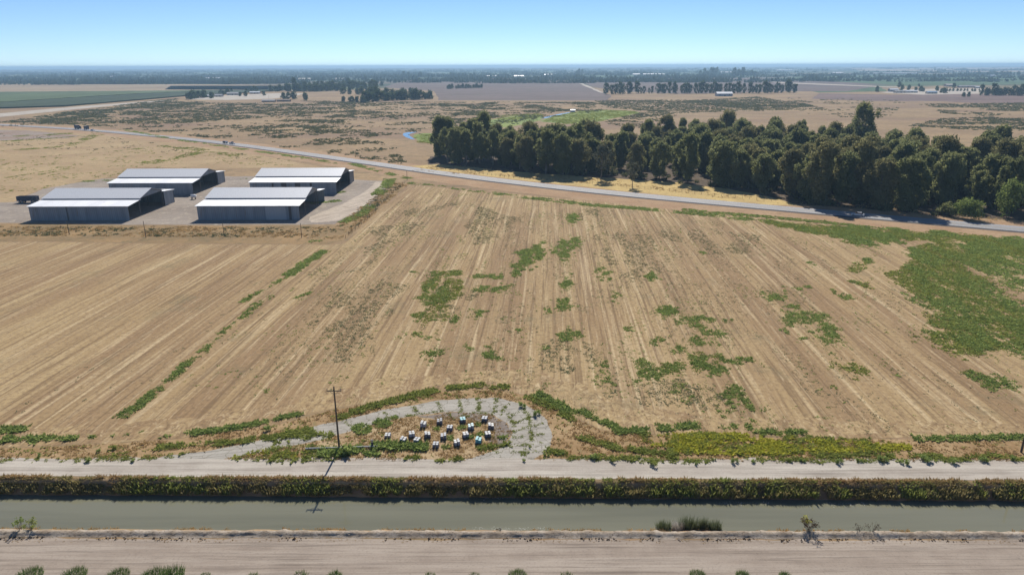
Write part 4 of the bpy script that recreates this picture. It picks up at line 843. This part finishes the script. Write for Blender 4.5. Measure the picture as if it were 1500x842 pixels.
sc_.build('scrub', M_SCRUB); sg.build('green_scrub', M_WEED2); tn.build('dry_grass', M_DRY)

# ------------------------------------------------------------------ trees
m_bark = Mat('pale_bark'); _v = m_bark.coords(scale=(1, 1, .25)); m_bark = m_bark.bsdf(m_bark.mix(m_bark.rng(m_bark.noise(_v, 2.2, 5), .4, .65), (.27, .225, .18), (.12, .095, .075)), .9)
def leafmat(name, a, b, tr=.22):
    m = Mat(name); r = m.attr('rnd'); k = m.math('ADD', m.math('MULTIPLY', r, .6), m.math('MULTIPLY', m.rand(), .45)); col = m.mix(m.rng(k, .15, .95), a, b)
    return m.leaf(col, tr, m.mix(.6, col, tuple(min(1, x*1.6) for x in b)))
L_EUC = leafmat('eucalypt_leaf', (.10, .122, .052), (.245, .25, .105), .45); L_PALE = leafmat('pale_leaf', (.10, .105, .065), (.17, .165, .10)); L_BRIGHT = leafmat('bright_leaf', (.11, .15, .04), (.22, .26, .08), .42); L_FAR = leafmat('far_leaf', (.045, .07, .034), (.10, .13, .06), .3)
def crown_np(lobes, n, size, droop=.0, zs=.85, fill=.55):
    w = np.array([l[3] ** 2 for l in lobes]); i = rng.choice(len(lobes), n, p=w / w.sum()); Lb = np.array(lobes)[i]
    d = rng.normal(size=(n, 3)); d /= np.linalg.norm(d, axis=1)[:, None]; q = rng.random(n) ** fill
    c = Lb[:, :3] + d * (Lb[:, 3] * q)[:, None] * np.array([1, 1, zs])
    u = rng.normal(size=(n, 3)); u[:, 2] -= droop; u /= np.linalg.norm(u, axis=1)[:, None]; v = np.cross(u, rng.normal(size=(n, 3))); v /= np.linalg.norm(v, axis=1)[:, None]
    s = size * (.6 + .8 * rng.random(n))[:, None]
    V = np.stack([c - u*s*.6 - v*s*.25, c + v*s*.45, c + u*s*.7, c - v*s*.35 + u*s*.1], 1).reshape(-1, 3)
    lob_r = rng.random(len(lobes)); R = np.repeat(lob_r[i] * .6 + rng.random(n) * .4, 4)
    return V, np.arange(4*n).reshape(-1, 4), R
def tree_meshes(H, R, cb, nl, size, mat, nlobe=14, top=.8, limbs=5, r0=None, lob=.42):
    lobes = []; bm = bmesh.new(); r0 = r0 or H * .013
    ln = Vector((random.uniform(-.05, .05) * H, random.uniform(-.05, .05) * H, H * .55)); pts = [Vector((0, 0, -.3)), ln * .5 + Vector((random.uniform(-.3, .3), random.uniform(-.3, .3), 0)), ln]
    bm_tube(bm, pts[0], pts[1], r0, r0*.8, 8); bm_tube(bm, pts[1], pts[2], r0*.8, r0*.55, 8); bm_tube(bm, pts[2], Vector((ln.x*1.2, ln.y*1.2, H*.88)), r0*.55, r0*.15, 6)
    for k in range(nlobe):
        t = (k + .5) / nlobe; z = H * (cb + (.95 - cb) * t); prof = math.sin(math.pi * min(1, .16 + t * .84) ** top) ** .7
        a = k * 2.4 + random.uniform(-.5, .5); q = R * prof * random.uniform(.25, .85); lr = R * lob * random.uniform(.7, 1.15) * (1 - .12 * t)
        c = (ln.x * t + q * math.cos(a), ln.y * t + q * math.sin(a), z); lobes.append((*c, lr))
        if k % max(1, nlobe // limbs) == 0:
            z1 = z * .62; bm_tube(bm, Vector((ln.x * z1 / H, ln.y * z1 / H, z1)), Vector(c), r0 * .38, r0 * .12, 6)
    lobes += [(ln.x + R*.3*math.cos(a), ln.y + R*.3*math.sin(a), H * random.uniform(.84, .92), R * lob * .95) for a in (0.4, 2.5, 4.6)]
    V, Fc, Rr = crown_np(lobes, nl, size, .5, 1.25, .72); cm = mesh_np('crown', V, Fc, mat, attrs={'rnd': Rr}, mesh_only=True)
    tm = bpy.data.meshes.new('trunk'); bm.to_mesh(tm); bm.free(); tm.materials.append(m_bark)
    return cm, tm
def tree(name, label, cat, xy, ms, scale=1.0, group=None, rz=None, sz=None):
    t = thing(name, label, cat, (xy[0], xy[1], 0), random.uniform(0, 6.28) if rz is None else rz, group); t.scale = (scale * random.uniform(.85, 1.1), scale * random.uniform(.85, 1.1), sz or scale * random.uniform(.92, 1.1))
    link(bpy.data.objects.new('crown', ms[0]), t); link(bpy.data.objects.new('trunk', ms[1]), t); return t
L_OLIVE = leafmat('olive_leaf', (.11, .112, .05), (.25, .23, .105), .40)
EUC = [tree_meshes(random.uniform(19, 25), random.uniform(7.6, 9.4), random.uniform(.08, .16), 9500, .72, L_OLIVE if _ in (2, 6, 9) else L_EUC, random.randint(30, 40), random.uniform(1.5, 2.4), 7, lob=random.uniform(.25, .33)) for _ in range(10)]
OPEN = [tree_meshes(24, 7.2, .26, 5200, .72, L_EUC, 28, 1.3, 8, lob=.29) for _ in range(4)]
grove = np.array([(-48, 436), (-30, 425), (-8, 422), (2, 398), (12, 390), (30, 383), (50, 376), (84, 366), (108, 346), (124, 316), (134, 303), (150, 289), (178, 275), (206, 264), (224, 268), (236, 262), (258, 248), (330, 225), (420, 290), (300, 372), (268, 390), (238, 426), (222, 500), (186, 540), (138, 555), (92, 505), (62, 462), (34, 436), (6, 456), (-20, 470), (-50, 480)], float)
def in_view(p, m): return abs(p[0]) < .742 * (.952 * p[1] + 17.7) + m
fr = offset(hwd, 13.5); pts = [(q[0] + random.uniform(-1, 1), q[1] + random.uniform(0, 3)) for q in fr[::1] if 128 < q[0] < 166]
pts = [q for i, q in enumerate(pts) if i == 0 or i % 2 == 0]; print(len(pts)); arr = np.array(pts)
for _ in range(26000):
    p = (random.uniform(-55, 400), random.uniform(220, 565))
    if not in_view(p, 14) or not inside(grove, np.array([p[0]]), np.array([p[1]]))[0]: continue
    if p[0] > 166 and np.min(np.hypot(hwd[:, 0] - p[0], hwd[:, 1] - p[1])) < 36: continue
    d0 = 7.6 if p[0] < 40 else 9.0 if p[1] < 360 else 12.6
    if len(arr) == 0 or np.min((arr[:, 0]-p[0])**2 + (arr[:, 1]-p[1])**2) > d0*d0: pts.append(p); arr = np.array(pts)
pts.sort(key=lambda p: math.hypot(*p)); print('GROVE', len(pts)); pts = pts[:294]
LEFT = 'tall dark eucalyptus tree in the open left end of the roadside grove'; MID = 'dark green eucalyptus tree packed among others in the deep middle of the roadside grove'; FRONT = 'dark eucalyptus tree in the shaded front row of the grove beside the highway'
for i, p in enumerate(pts):
    lab = LEFT if p[0] < 40 else FRONT if hwd[np.argmin(np.hypot(hwd[:, 0]-p[0], hwd[:, 1]-p[1]))] @ np.array([0, 1]) and np.min(np.hypot(hwd[:, 0]-p[0], hwd[:, 1]-p[1])) < 34 else MID
    ms = random.choice(OPEN) if p[0] < 40 and random.random() < .5 else random.choice(EUC); s = random.uniform(.68, 1.10)
    if p[1] > 400 and p[0] > 60: s *= .95
    tree('eucalyptus_tree', lab, 'tree', p, ms, s, {LEFT: 'eucalyptus trees at the open left end of the grove', MID: 'eucalyptus trees in the middle of the grove', FRONT: 'eucalyptus trees in the front row of the grove'}[lab])
ug = Cover(); q = np.array([p for p in pts if p[0] > 30]); q = np.repeat(q, 3, 0) + rng.normal(0, 4.0, (len(q) * 3, 2)); q = q[np.min(np.hypot(q[:, None, 0] - hwd[None, :, 0], q[:, None, 1] - hwd[None, :, 1]), 1) > 9]
ug.put(q[:, 0], q[:, 1], 0., 2.4, 3.4, 40, .5, .22); ug.build('undergrowth', plant('undergrowth_leaf', (.06, .075, .035), (.14, .14, .065), .3))
# trees that stand out
tree('eucalyptus_tree', 'tallest eucalyptus tree rising above the right part of the grove, sky-lined brownish crown', 'tree', (226, 452), tree_meshes(34, 11.5, .42, 6500, .75, L_EUC, 36, 1.3, 8, lob=.25))
tree('eucalyptus_tree', 'tall bushy-topped eucalyptus tree rising above the left end of the grove', 'tree', (-19, 448), tree_meshes(31, 6.5, .30, 5200, .75, L_EUC, 24, 1.4, 8))
tree('eucalyptus_tree', 'pale thin-crowned young tree standing alone in golden grass before the grove', 'tree', gp(926, 275), tree_meshes(12.8, 4.0, .34, 620, .62, L_PALE, 12, 1.3, 6))
tree('eucalyptus_tree', 'slender light-crowned eucalyptus tree with bare trunk at the edge of the golden grass', 'tree', gp(880, 264), tree_meshes(19, 5.2, .38, 1300, .8, L_PALE, 13, 1.3, 6))
tree('leafy_tree', 'bright green rounded tree at the right edge beyond the highway', 'tree', gp(1474, 318), tree_meshes(13.5, 6.2, .22, 2400, .62, L_BRIGHT, 14, 1.2, 6))
def bush_mesh(H, R, n, size, mat, nl=9):
    lobes = [(random.uniform(-.55, .55) * R, random.uniform(-.55, .55) * R, H * random.uniform(.3, .68), R * random.uniform(.35, .55)) for _ in range(nl)]
    V, Fc, Rr = crown_np(lobes, n, size); V[:, 2] = np.maximum(V[:, 2], -.05); return mesh_np('shrub', V, Fc, mat, attrs={'rnd': Rr}, mesh_only=True)
def shrub(name, label, cat, xy, me, scale=1., group=None, z=0.):
    o = link(bpy.data.objects.new(name, me)); o.location = (xy[0], xy[1], z); o.rotation_euler.z = random.uniform(0, 6.28); o.scale = (scale,) * 3
    return tag(o, label, cat, group)
shrub('shrub', 'large round dark green shrub at the front right corner of the grove', 'shrub', gp(1416, 320), bush_mesh(9.0, 6.5, 3000, .55, L_BRIGHT, 12))
shrub('shrub', 'low dark shrub in the shade beside the large round one at the grove corner', 'shrub', gp(1385, 316), bush_mesh(6.0, 5, 1200, .55, L_EUC, 10))

# middle-distance trees, each one its own
BROAD = [tree_meshes(11, 6.6, .10, 520, 1.5, L_FAR, 13, 1.1, 3, .22, .5) for _ in range(4)]; TALL = [tree_meshes(17, 6.0, .12, 560, 1.5, L_FAR, 14, 1.3, 3, .25, .45) for _ in range(3)]
def trees(lab, grp, name, kinds, spots, s0=.8, s1=1.2):
    for px, py in spots:
        tree(name, lab, 'tree', gp(px + random.uniform(-1, 1), py + random.uniform(-.25, .25)), random.choice(kinds), random.uniform(s0, s1) * 1.2, grp)
def line(x0, y0, x1, y1, n): return [(x0 + (x1 - x0) * (i + random.uniform(-.3, .3)) / max(1, n - 1), y0 + (y1 - y0) * i / max(1, n - 1)) for i in range(n)]
trees('round dark green tree in the clump left of the ploughed field', 'trees of the clump left of the ploughed field', 'broad_tree', BROAD, line(535, 149, 632, 145, 20) + line(545, 145, 600, 140, 7), .75, 1.3)
trees('small round tree in the thin line leading left from the dark clump', 'trees in the thin line left of the dark clump', 'broad_tree', BROAD, line(504, 149, 535, 151, 6), .45, .75)
trees('dark tree in the group behind the clump left of the ploughed field', 'trees behind the clump left of the ploughed field', 'broad_tree', BROAD + TALL, line(510, 127, 552, 134, 9) + line(430, 134, 520, 132, 12), .9, 1.5)
trees('round dark tree in the row right of the left farmstead', 'trees in the row right of the left farmstead', 'broad_tree', BROAD, line(398, 134.5, 418, 134, 4) + line(424, 134, 465, 134.5, 8) + line(470, 134, 500, 133, 5), .9, 1.3)
trees('tall dark tree in the left row before the purple field', 'trees in the left row before the purple field', 'eucalyptus_tree', TALL, line(890, 138.5, 931, 137, 8), .95, 1.25)
trees('thin bare-looking tree in the gap between two rows before the purple field', 'thin trees between the two rows before the purple field', 'eucalyptus_tree', TALL, line(937, 137, 955, 137, 4), .5, .75)
trees('tall dark tree in the long row behind the white-roofed barn', 'trees in the long row behind the white roofed barn', 'eucalyptus_tree', TALL, line(964, 137, 1090, 136.5, 24), .85, 1.15)
trees('tall slim tree in the row right of the white-roofed barn', 'trees in the row right of the white roofed barn', 'eucalyptus_tree', TALL, line(1098, 137, 1166, 135.5, 14), .7, 1.2)
trees('dark rounded tree in the dense row at the right edge of the far land', 'trees in the dense row at the right edge', 'broad_tree', BROAD + TALL, line(1436, 140, 1540, 140, 18), .85, 1.25)
trees('dark round tree among the houses of the right farmstead', 'trees among the houses of the right farmstead', 'broad_tree', BROAD, [(1285, 135), (1317, 128), (1345, 127), (1321, 133), (1330, 132), (1342, 134), (1348, 134), (1352, 134.5), (1372, 132.5), (1372, 133.5), (1384, 137), (1379, 136), (1412, 142), (1419, 142), (1397, 129)], .5, .9)
trees('small round tree in the evenly spaced row in the right farmstead', 'evenly spaced young trees in the right farmstead', 'broad_tree', BROAD[:1], line(1391, 134, 1428, 134, 8), .38, .42)
trees('dark tree in the clump at the left end of the left farmstead', 'trees at the left end of the left farmstead', 'broad_tree', BROAD, [(275, 145), (280, 145.5), (285, 144.5), (291, 144), (297, 143.5), (301, 143)], .75, 1.1)
trees('dark tree standing among the houses of the left farmstead', 'trees among the houses of the left farmstead', 'broad_tree', BROAD, [(324, 139), (328, 139), (333, 138), (351, 141), (339, 135), (362, 135), (368, 135), (374, 135), (378, 135), (359, 141), (310, 144), (386, 140)], .5, .9)
trees('round bushy tree standing in the scrub below the left farmstead', 'bushy trees in the scrub below the left farmstead', 'broad_tree', BROAD, [(416, 145.5), (423, 145.5), (430, 145.5), (447, 147)], .7, 1.0)
trees('dark tree in the far clump above the purple field at right', 'trees in the far clump above the purple field', 'broad_tree', BROAD + TALL, line(1072, 112, 1106, 111, 12) + line(1026, 112, 1050, 111, 6), 1.4, 2.3)
trees('dark tree in the clump above the right end of the purple field', 'trees above the right end of the purple field', 'broad_tree', BROAD, line(1200, 118.5, 1230, 118.5, 9), .7, 1.1)
trees('dark tree in the far clump right of the green crops', 'trees in the far clump right of the green crops', 'broad_tree', BROAD, line(1432, 111, 1495, 111, 14), 1.0, 1.6)
trees('lone dark tree far out on the pale plain at right', 'lone trees on the pale plain', 'broad_tree', BROAD, [(1331, 102), (1340, 102), (1345, 102), (1369, 102), (1389, 101), (1396, 108.5)], 1.2, 1.9)
trees('dark tree in the group above the ploughed field', 'trees above the ploughed field', 'broad_tree', BROAD + TALL, line(590, 114, 616, 113.5, 9) + line(660, 114.5, 706, 114, 9), 1.0, 1.5)
trees('low orchard tree in the green strip across the ploughed field', 'orchard trees across the ploughed field', 'broad_tree', BROAD, line(655, 130.5, 705, 129, 14), .55, .85)
trees('dark round tree in the tree belt between the farmstead and the clump', 'trees in the belt right of the left farmstead', 'broad_tree', BROAD, line(440, 128, 560, 126, 16) + line(505, 138, 560, 140, 8), .7, 1.2)
trees('dark tree in the pair above the end of the pale track', 'trees above the end of the pale track', 'broad_tree', BROAD + TALL, line(843, 110.5, 852, 110.5, 4), 1.2, 1.8)

# orchards, vines and the far woods read as masses
ob = Cover(); ob.add(P((114, 124), (412, 123), (432, 118.5), (114, 118.5)), 5.0, 3.4, 6.5, 8, 30, .25, wide=.6); ob.build('dark_orchard', M_FARM := plant('orchard_leaf', (.03, .035, .025), (.07, .07, .05), .15))
def slab(name, poly, h, mat):
    bm = bmesh.new(); pl = jag(poly, 15, 1.5, .05); A = [bm.verts.new((x, y, 0)) for x, y in pl]; B = [bm.verts.new((x, y, h + random.uniform(-.2, .2))) for x, y in pl]
    n = len(pl); bm.faces.new(B)
    for i in range(n): bm.faces.new((A[i], A[(i+1) % n], B[(i+1) % n], B[i]))
    bmesh.ops.recalc_face_normals(bm, faces=bm.faces[:]); bmesh.ops.triangulate(bm, faces=bm.faces[:]); return tag(obj_bm(name, bm, mat), kind='stuff')
slab('vineyard', P((-260, 137), (0, 135.8), (200, 134.3), (330, 133.2), (200, 138.5), (0, 151), (-260, 163)), 1.8, soil('vine_light', (.10, .135, .055), (.085, .115, .05), None, .01, .1, .3, (.02, .003, 1)))
slab('vineyard', P((-260, 164), (0, 152), (200, 139.3), (330, 133.8), (420, 132.4), (400, 134), (270, 141.5), (95, 156.5), (0, 159.5), (-260, 172)), 2.2, soil('vine_dark', (.052, .072, .034), (.042, .06, .03), None, .01, .1, .3, (.02, .003, 1)))
dw = Cover(); n = 1700; yy = 2450 * (7.0 ** rng.random(n)); xx = rng.uniform(-.95, .95, n) * yy
keep = ~((xx > .28 * yy) & (rng.random(n) < .6)); xx, yy = xx[keep], yy[keep]
for x, y in zip(xx, yy):
    k = int(rng.integers(3, 30)); s = rng.uniform(.7, 1.35) * (1 + y / 30000); sp = rng.uniform(7, 16) * s
    o = np.arange(k) * sp; bend = rng.random() < .25
    dw.put(x + (o if not bend else rng.normal(0, 22, k)), y + rng.normal(0, 6 if not bend else 22, k), 0., 7.5 * s, 11.5 * s, 7, .5, .6)
dw.build('distant_woods', plant('distant_leaf', (.04, .058, .032), (.075, .095, .05), .2))

# ------------------------------------------------------------------ shrubs and clumps near the canal
SH = [bush_mesh(1.1, .85, 260, .20, M_WEED, 7), bush_mesh(1.0, .9, 260, .20, M_WEED2, 7), bush_mesh(1.3, .8, 240, .20, M_WEED, 6)]
EDGE = 'low green weed bush along the upper edge of the pale canal road'
for px, py, s in ((1018, 679, .8), (1050, 676, .7), (1078, 679, 1.0), (1104, 678, .95), (1156, 678, .6), (1172, 676, .65), (1232, 677, 1.1), (1255, 676, .8), (1290, 674, .9), (1325, 678, .95), (1358, 676, 1.25), (1392, 676, .9), (1412, 673, .75), (1440, 674, .9), (1487, 674, 1.2), (960, 681, .95), (937, 671, .8), (915, 674, .8), (900, 676, .9), (873, 672, 1.0), (798, 667, .7), (823, 668, .8), (130, 675, .8), (140, 662, .7), (86, 673, .6), (60, 670, .6), (196, 676, .6), (165, 660, .7), (270, 666, .7), (770, 675, .6), (778, 657, .6)):
    shrub('weed_bush', EDGE, 'shrub', gp(px + random.uniform(-5, 5), py + random.uniform(-2.5, 1.5)), random.choice(SH), s * random.uniform(.55, 1.15), 'weed bushes along the pale canal road').scale.z *= random.uniform(.6, 1.1)
for px, py, s, k, lab in ((505, 664, 1.6, 0, 'dark green shrub at the foot of the tall utility pole'), (392, 631, .9, 0, 'small shrub on the paved strip left of the utility pole'), (765, 596, .9, 2, 'dark small shrub on the right shoulder of the loop road'), (786, 608, 1.0, 2, 'dark shrub on the outer right edge of the loop road')):
    shrub('shrub', lab, 'shrub', gp(px, py), SH[k], s)
def grass_clump(n, r, h):
    i = rng.random(n) * 2 * np.pi; q = np.sqrt(rng.random(n)) * r; bx, by = q*np.cos(i), q*np.sin(i); a = i + rng.normal(0, .5, n); hh = h * (.45 + .65*rng.random(n)) * (1.05 - .35 * q / r); sp = hh * (.2 + .5*rng.random(n))
    w = .03; t = rng.random(n) * 6.28; V = np.stack([np.stack([bx - w*np.cos(t), by - w*np.sin(t), 0*bx], 1), np.stack([bx + w*np.cos(t), by + w*np.sin(t), 0*bx], 1), np.stack([bx + sp*np.cos(a), by + sp*np.sin(a), hh], 1)], 1).reshape(-1, 3)
    return mesh_np('grass_clump', V, np.arange(3*n).reshape(-1, 3), M_REED, attrs={'rnd': np.repeat(rng.random(n), 3)}, mesh_only=True)
GC = [grass_clump(620, 1.5, .85), grass_clump(340, .9, .8), grass_clump(150, .8, .5)]
for px, k, s, lab in ((42, 0, 1.0, 'leftmost tall green grass clump at the bottom edge of the dirt road'), (107, 0, .95, 'second wide green grass clump from the left at the bottom edge'), (172, 0, .9, 'third green grass clump from the left at the bottom edge'), (226, 0, 1.0, 'wide green grass clump left of the tallest one at the bottom edge'), (252, 1, 1.5, 'tallest spiky green grass clump at the bottom edge'), (300, 2, .8, 'small pale grass tuft right of the tallest clump'), (370, 2, 1.0, 'low grass tuft below the pale pole shadow at the bottom edge'), (440, 2, 1.1, 'small grass clump at the bottom edge left of middle'),
                      (490, 1, .9, 'green grass clump at the bottom edge below the utility pole'), (630, 2, 1.0, 'small green grass tuft at the bottom edge near the middle'), (758, 0, .75, 'green grass clump at the bottom edge in the middle'), (830, 2, 1.0, 'small grass tuft right of the middle clump at the bottom edge'), (1022, 0, .7, 'dense green grass clump at the bottom edge below the reeds'), (1088, 1, .9, 'dark green grass clump at the bottom edge right of the dense one'), (1150, 1, .75, 'narrow grass clump at the bottom edge below the yellow-topped bush'), (695, 2, .9, 'little grass tuft left of the middle clump at the bottom edge')):
    x, y = gp(px, 844.5); o = link(bpy.data.objects.new('grass_clump', GC[k])); o.location = (x, y + random.uniform(-.1, .2), 0); o.scale = (s, s, s); o.rotation_euler.z = random.uniform(0, 6); tag(o, lab, 'grass clump', 'grass clumps along the bottom edge')
# reeds and bushes on the near shore
def twiggy(H, n, mat_leaf, nleaf, lsize, spread=.6, twig=(.02, .008)):
    bm = bmesh.new(); tips = []
    for k in range(n):
        a = random.uniform(0, 6.28); b = Vector((random.uniform(-.25, .25), random.uniform(-.2, .2), 0)); m_ = b + Vector((math.cos(a)*spread*.4, math.sin(a)*spread*.4, H*.5)); e = b + Vector((math.cos(a)*spread, math.sin(a)*spread, H*random.uniform(.7, 1)))
        bm_tube(bm, b, m_, twig[0], twig[0]*.7, 5); bm_tube(bm, m_, e, twig[0]*.7, twig[1], 5); tips += [(*(m_*.4+e*.6), .3*spread+.12), (*e, .25*spread+.1)]
    V, Fc, Rr = crown_np(tips, nleaf, lsize); return bm, (V, Fc, Rr)
def shore_bush(name, label, px, py, z, H, n, leaf, nleaf, lsize, spread):
    x, y = gp(px, py, z); t = thing(name, label, 'bush', (x, y, z - .1)); bm, (V, Fc, Rr) = twiggy(H, n, leaf, nleaf, lsize, spread)
    obj_bm('stems', bm, m_wood, t); mesh_np('foliage', V, Fc, leaf, t, {'rnd': Rr}); return t
M_BROWN = plant('brown_twigs', (.07, .045, .03), (.15, .10, .06), .1)
shore_bush('bush', 'yellow-topped dark bush on the near shore of the canal', 1185, 779, .1, 1.9, 16, M_BROWN, 420, .12, .9); shore_bush('bush', 'pale yellow flowering top of weeds growing through the dark shore bush', 1181, 771, .1, 1.5, 9, M_YEL, 260, .10, .6)
shore_bush('bush', 'thin dead brown bush on the near shore right of the yellow-topped one', 1258, 779, .1, 1.1, 9, M_BROWN, 80, .10, .6); shore_bush('bush', 'dead brown bush with bare twigs further right on the near shore', 1277, 780, .1, 1.4, 12, M_BROWN, 120, .10, .8)
shore_bush('bush', 'dark upright bush at the far left of the near shore', 29, 776, .1, 1.8, 9, M_WEED, 240, .13, .45); shore_bush('bush', 'leafy bush beside the upright one at the far left of the near shore', 46, 776, .1, 1.4, 11, M_WEED2, 300, .13, .75)
shore_bush('bush', 'tiny brown bush on the near shore left of the reeds', 730, 777, .1, .5, 6, M_BROWN, 60, .09, .3)
def reeds(px, py, n, r, h, label, mat):
    x, y = gp(px, py, WATER_Z); i = rng.random(n)*6.28; q = np.sqrt(rng.random(n))*r; bx, by = q*np.cos(i), q*np.sin(i)*.6; hh = h*(.5+.5*rng.random(n)); a = rng.random(n)*6.28; sp = hh*.4*rng.random(n); t = rng.random(n)*6.28; w = .035
    V = np.stack([np.stack([bx-w*np.cos(t), by-w*np.sin(t), 0*bx], 1), np.stack([bx+w*np.cos(t), by+w*np.sin(t), 0*bx], 1), np.stack([bx+sp*np.cos(a), by+sp*np.sin(a), hh], 1)], 1).reshape(-1, 3)
    o = mesh_np('reeds', V, np.arange(3*n).reshape(-1, 3), mat, attrs={'rnd': np.repeat(rng.random(n), 3)}); o.location = (x, y, WATER_Z - .05); return tag(o, label, 'reeds', 'reed clumps in the canal')
M_RD = plant('grey_reed', (.06, .085, .04), (.15, .17, .08), .3)
reeds(1008, 773, 520, 1.3, 2.0, 'dense green reed clump in the middle of the reeds', M_RD); reeds(1029, 773, 260, .6, 1.9, 'narrow upright reed clump right of the dense one', M_RD); reeds(1046, 774, 300, 1.0, 1.6, 'loose green reed clump at the right end of the reeds', M_RD); reeds(972, 772, 260, 1.1, 1.3, 'low reed clump at the left end of the reeds', M_RD)
reeds(993, 775, 240, .9, 1.7, 'dry whitish reed clump leaning between the green ones', plant('white_reed', (.36, .33, .28), (.60, .57, .52), .2))
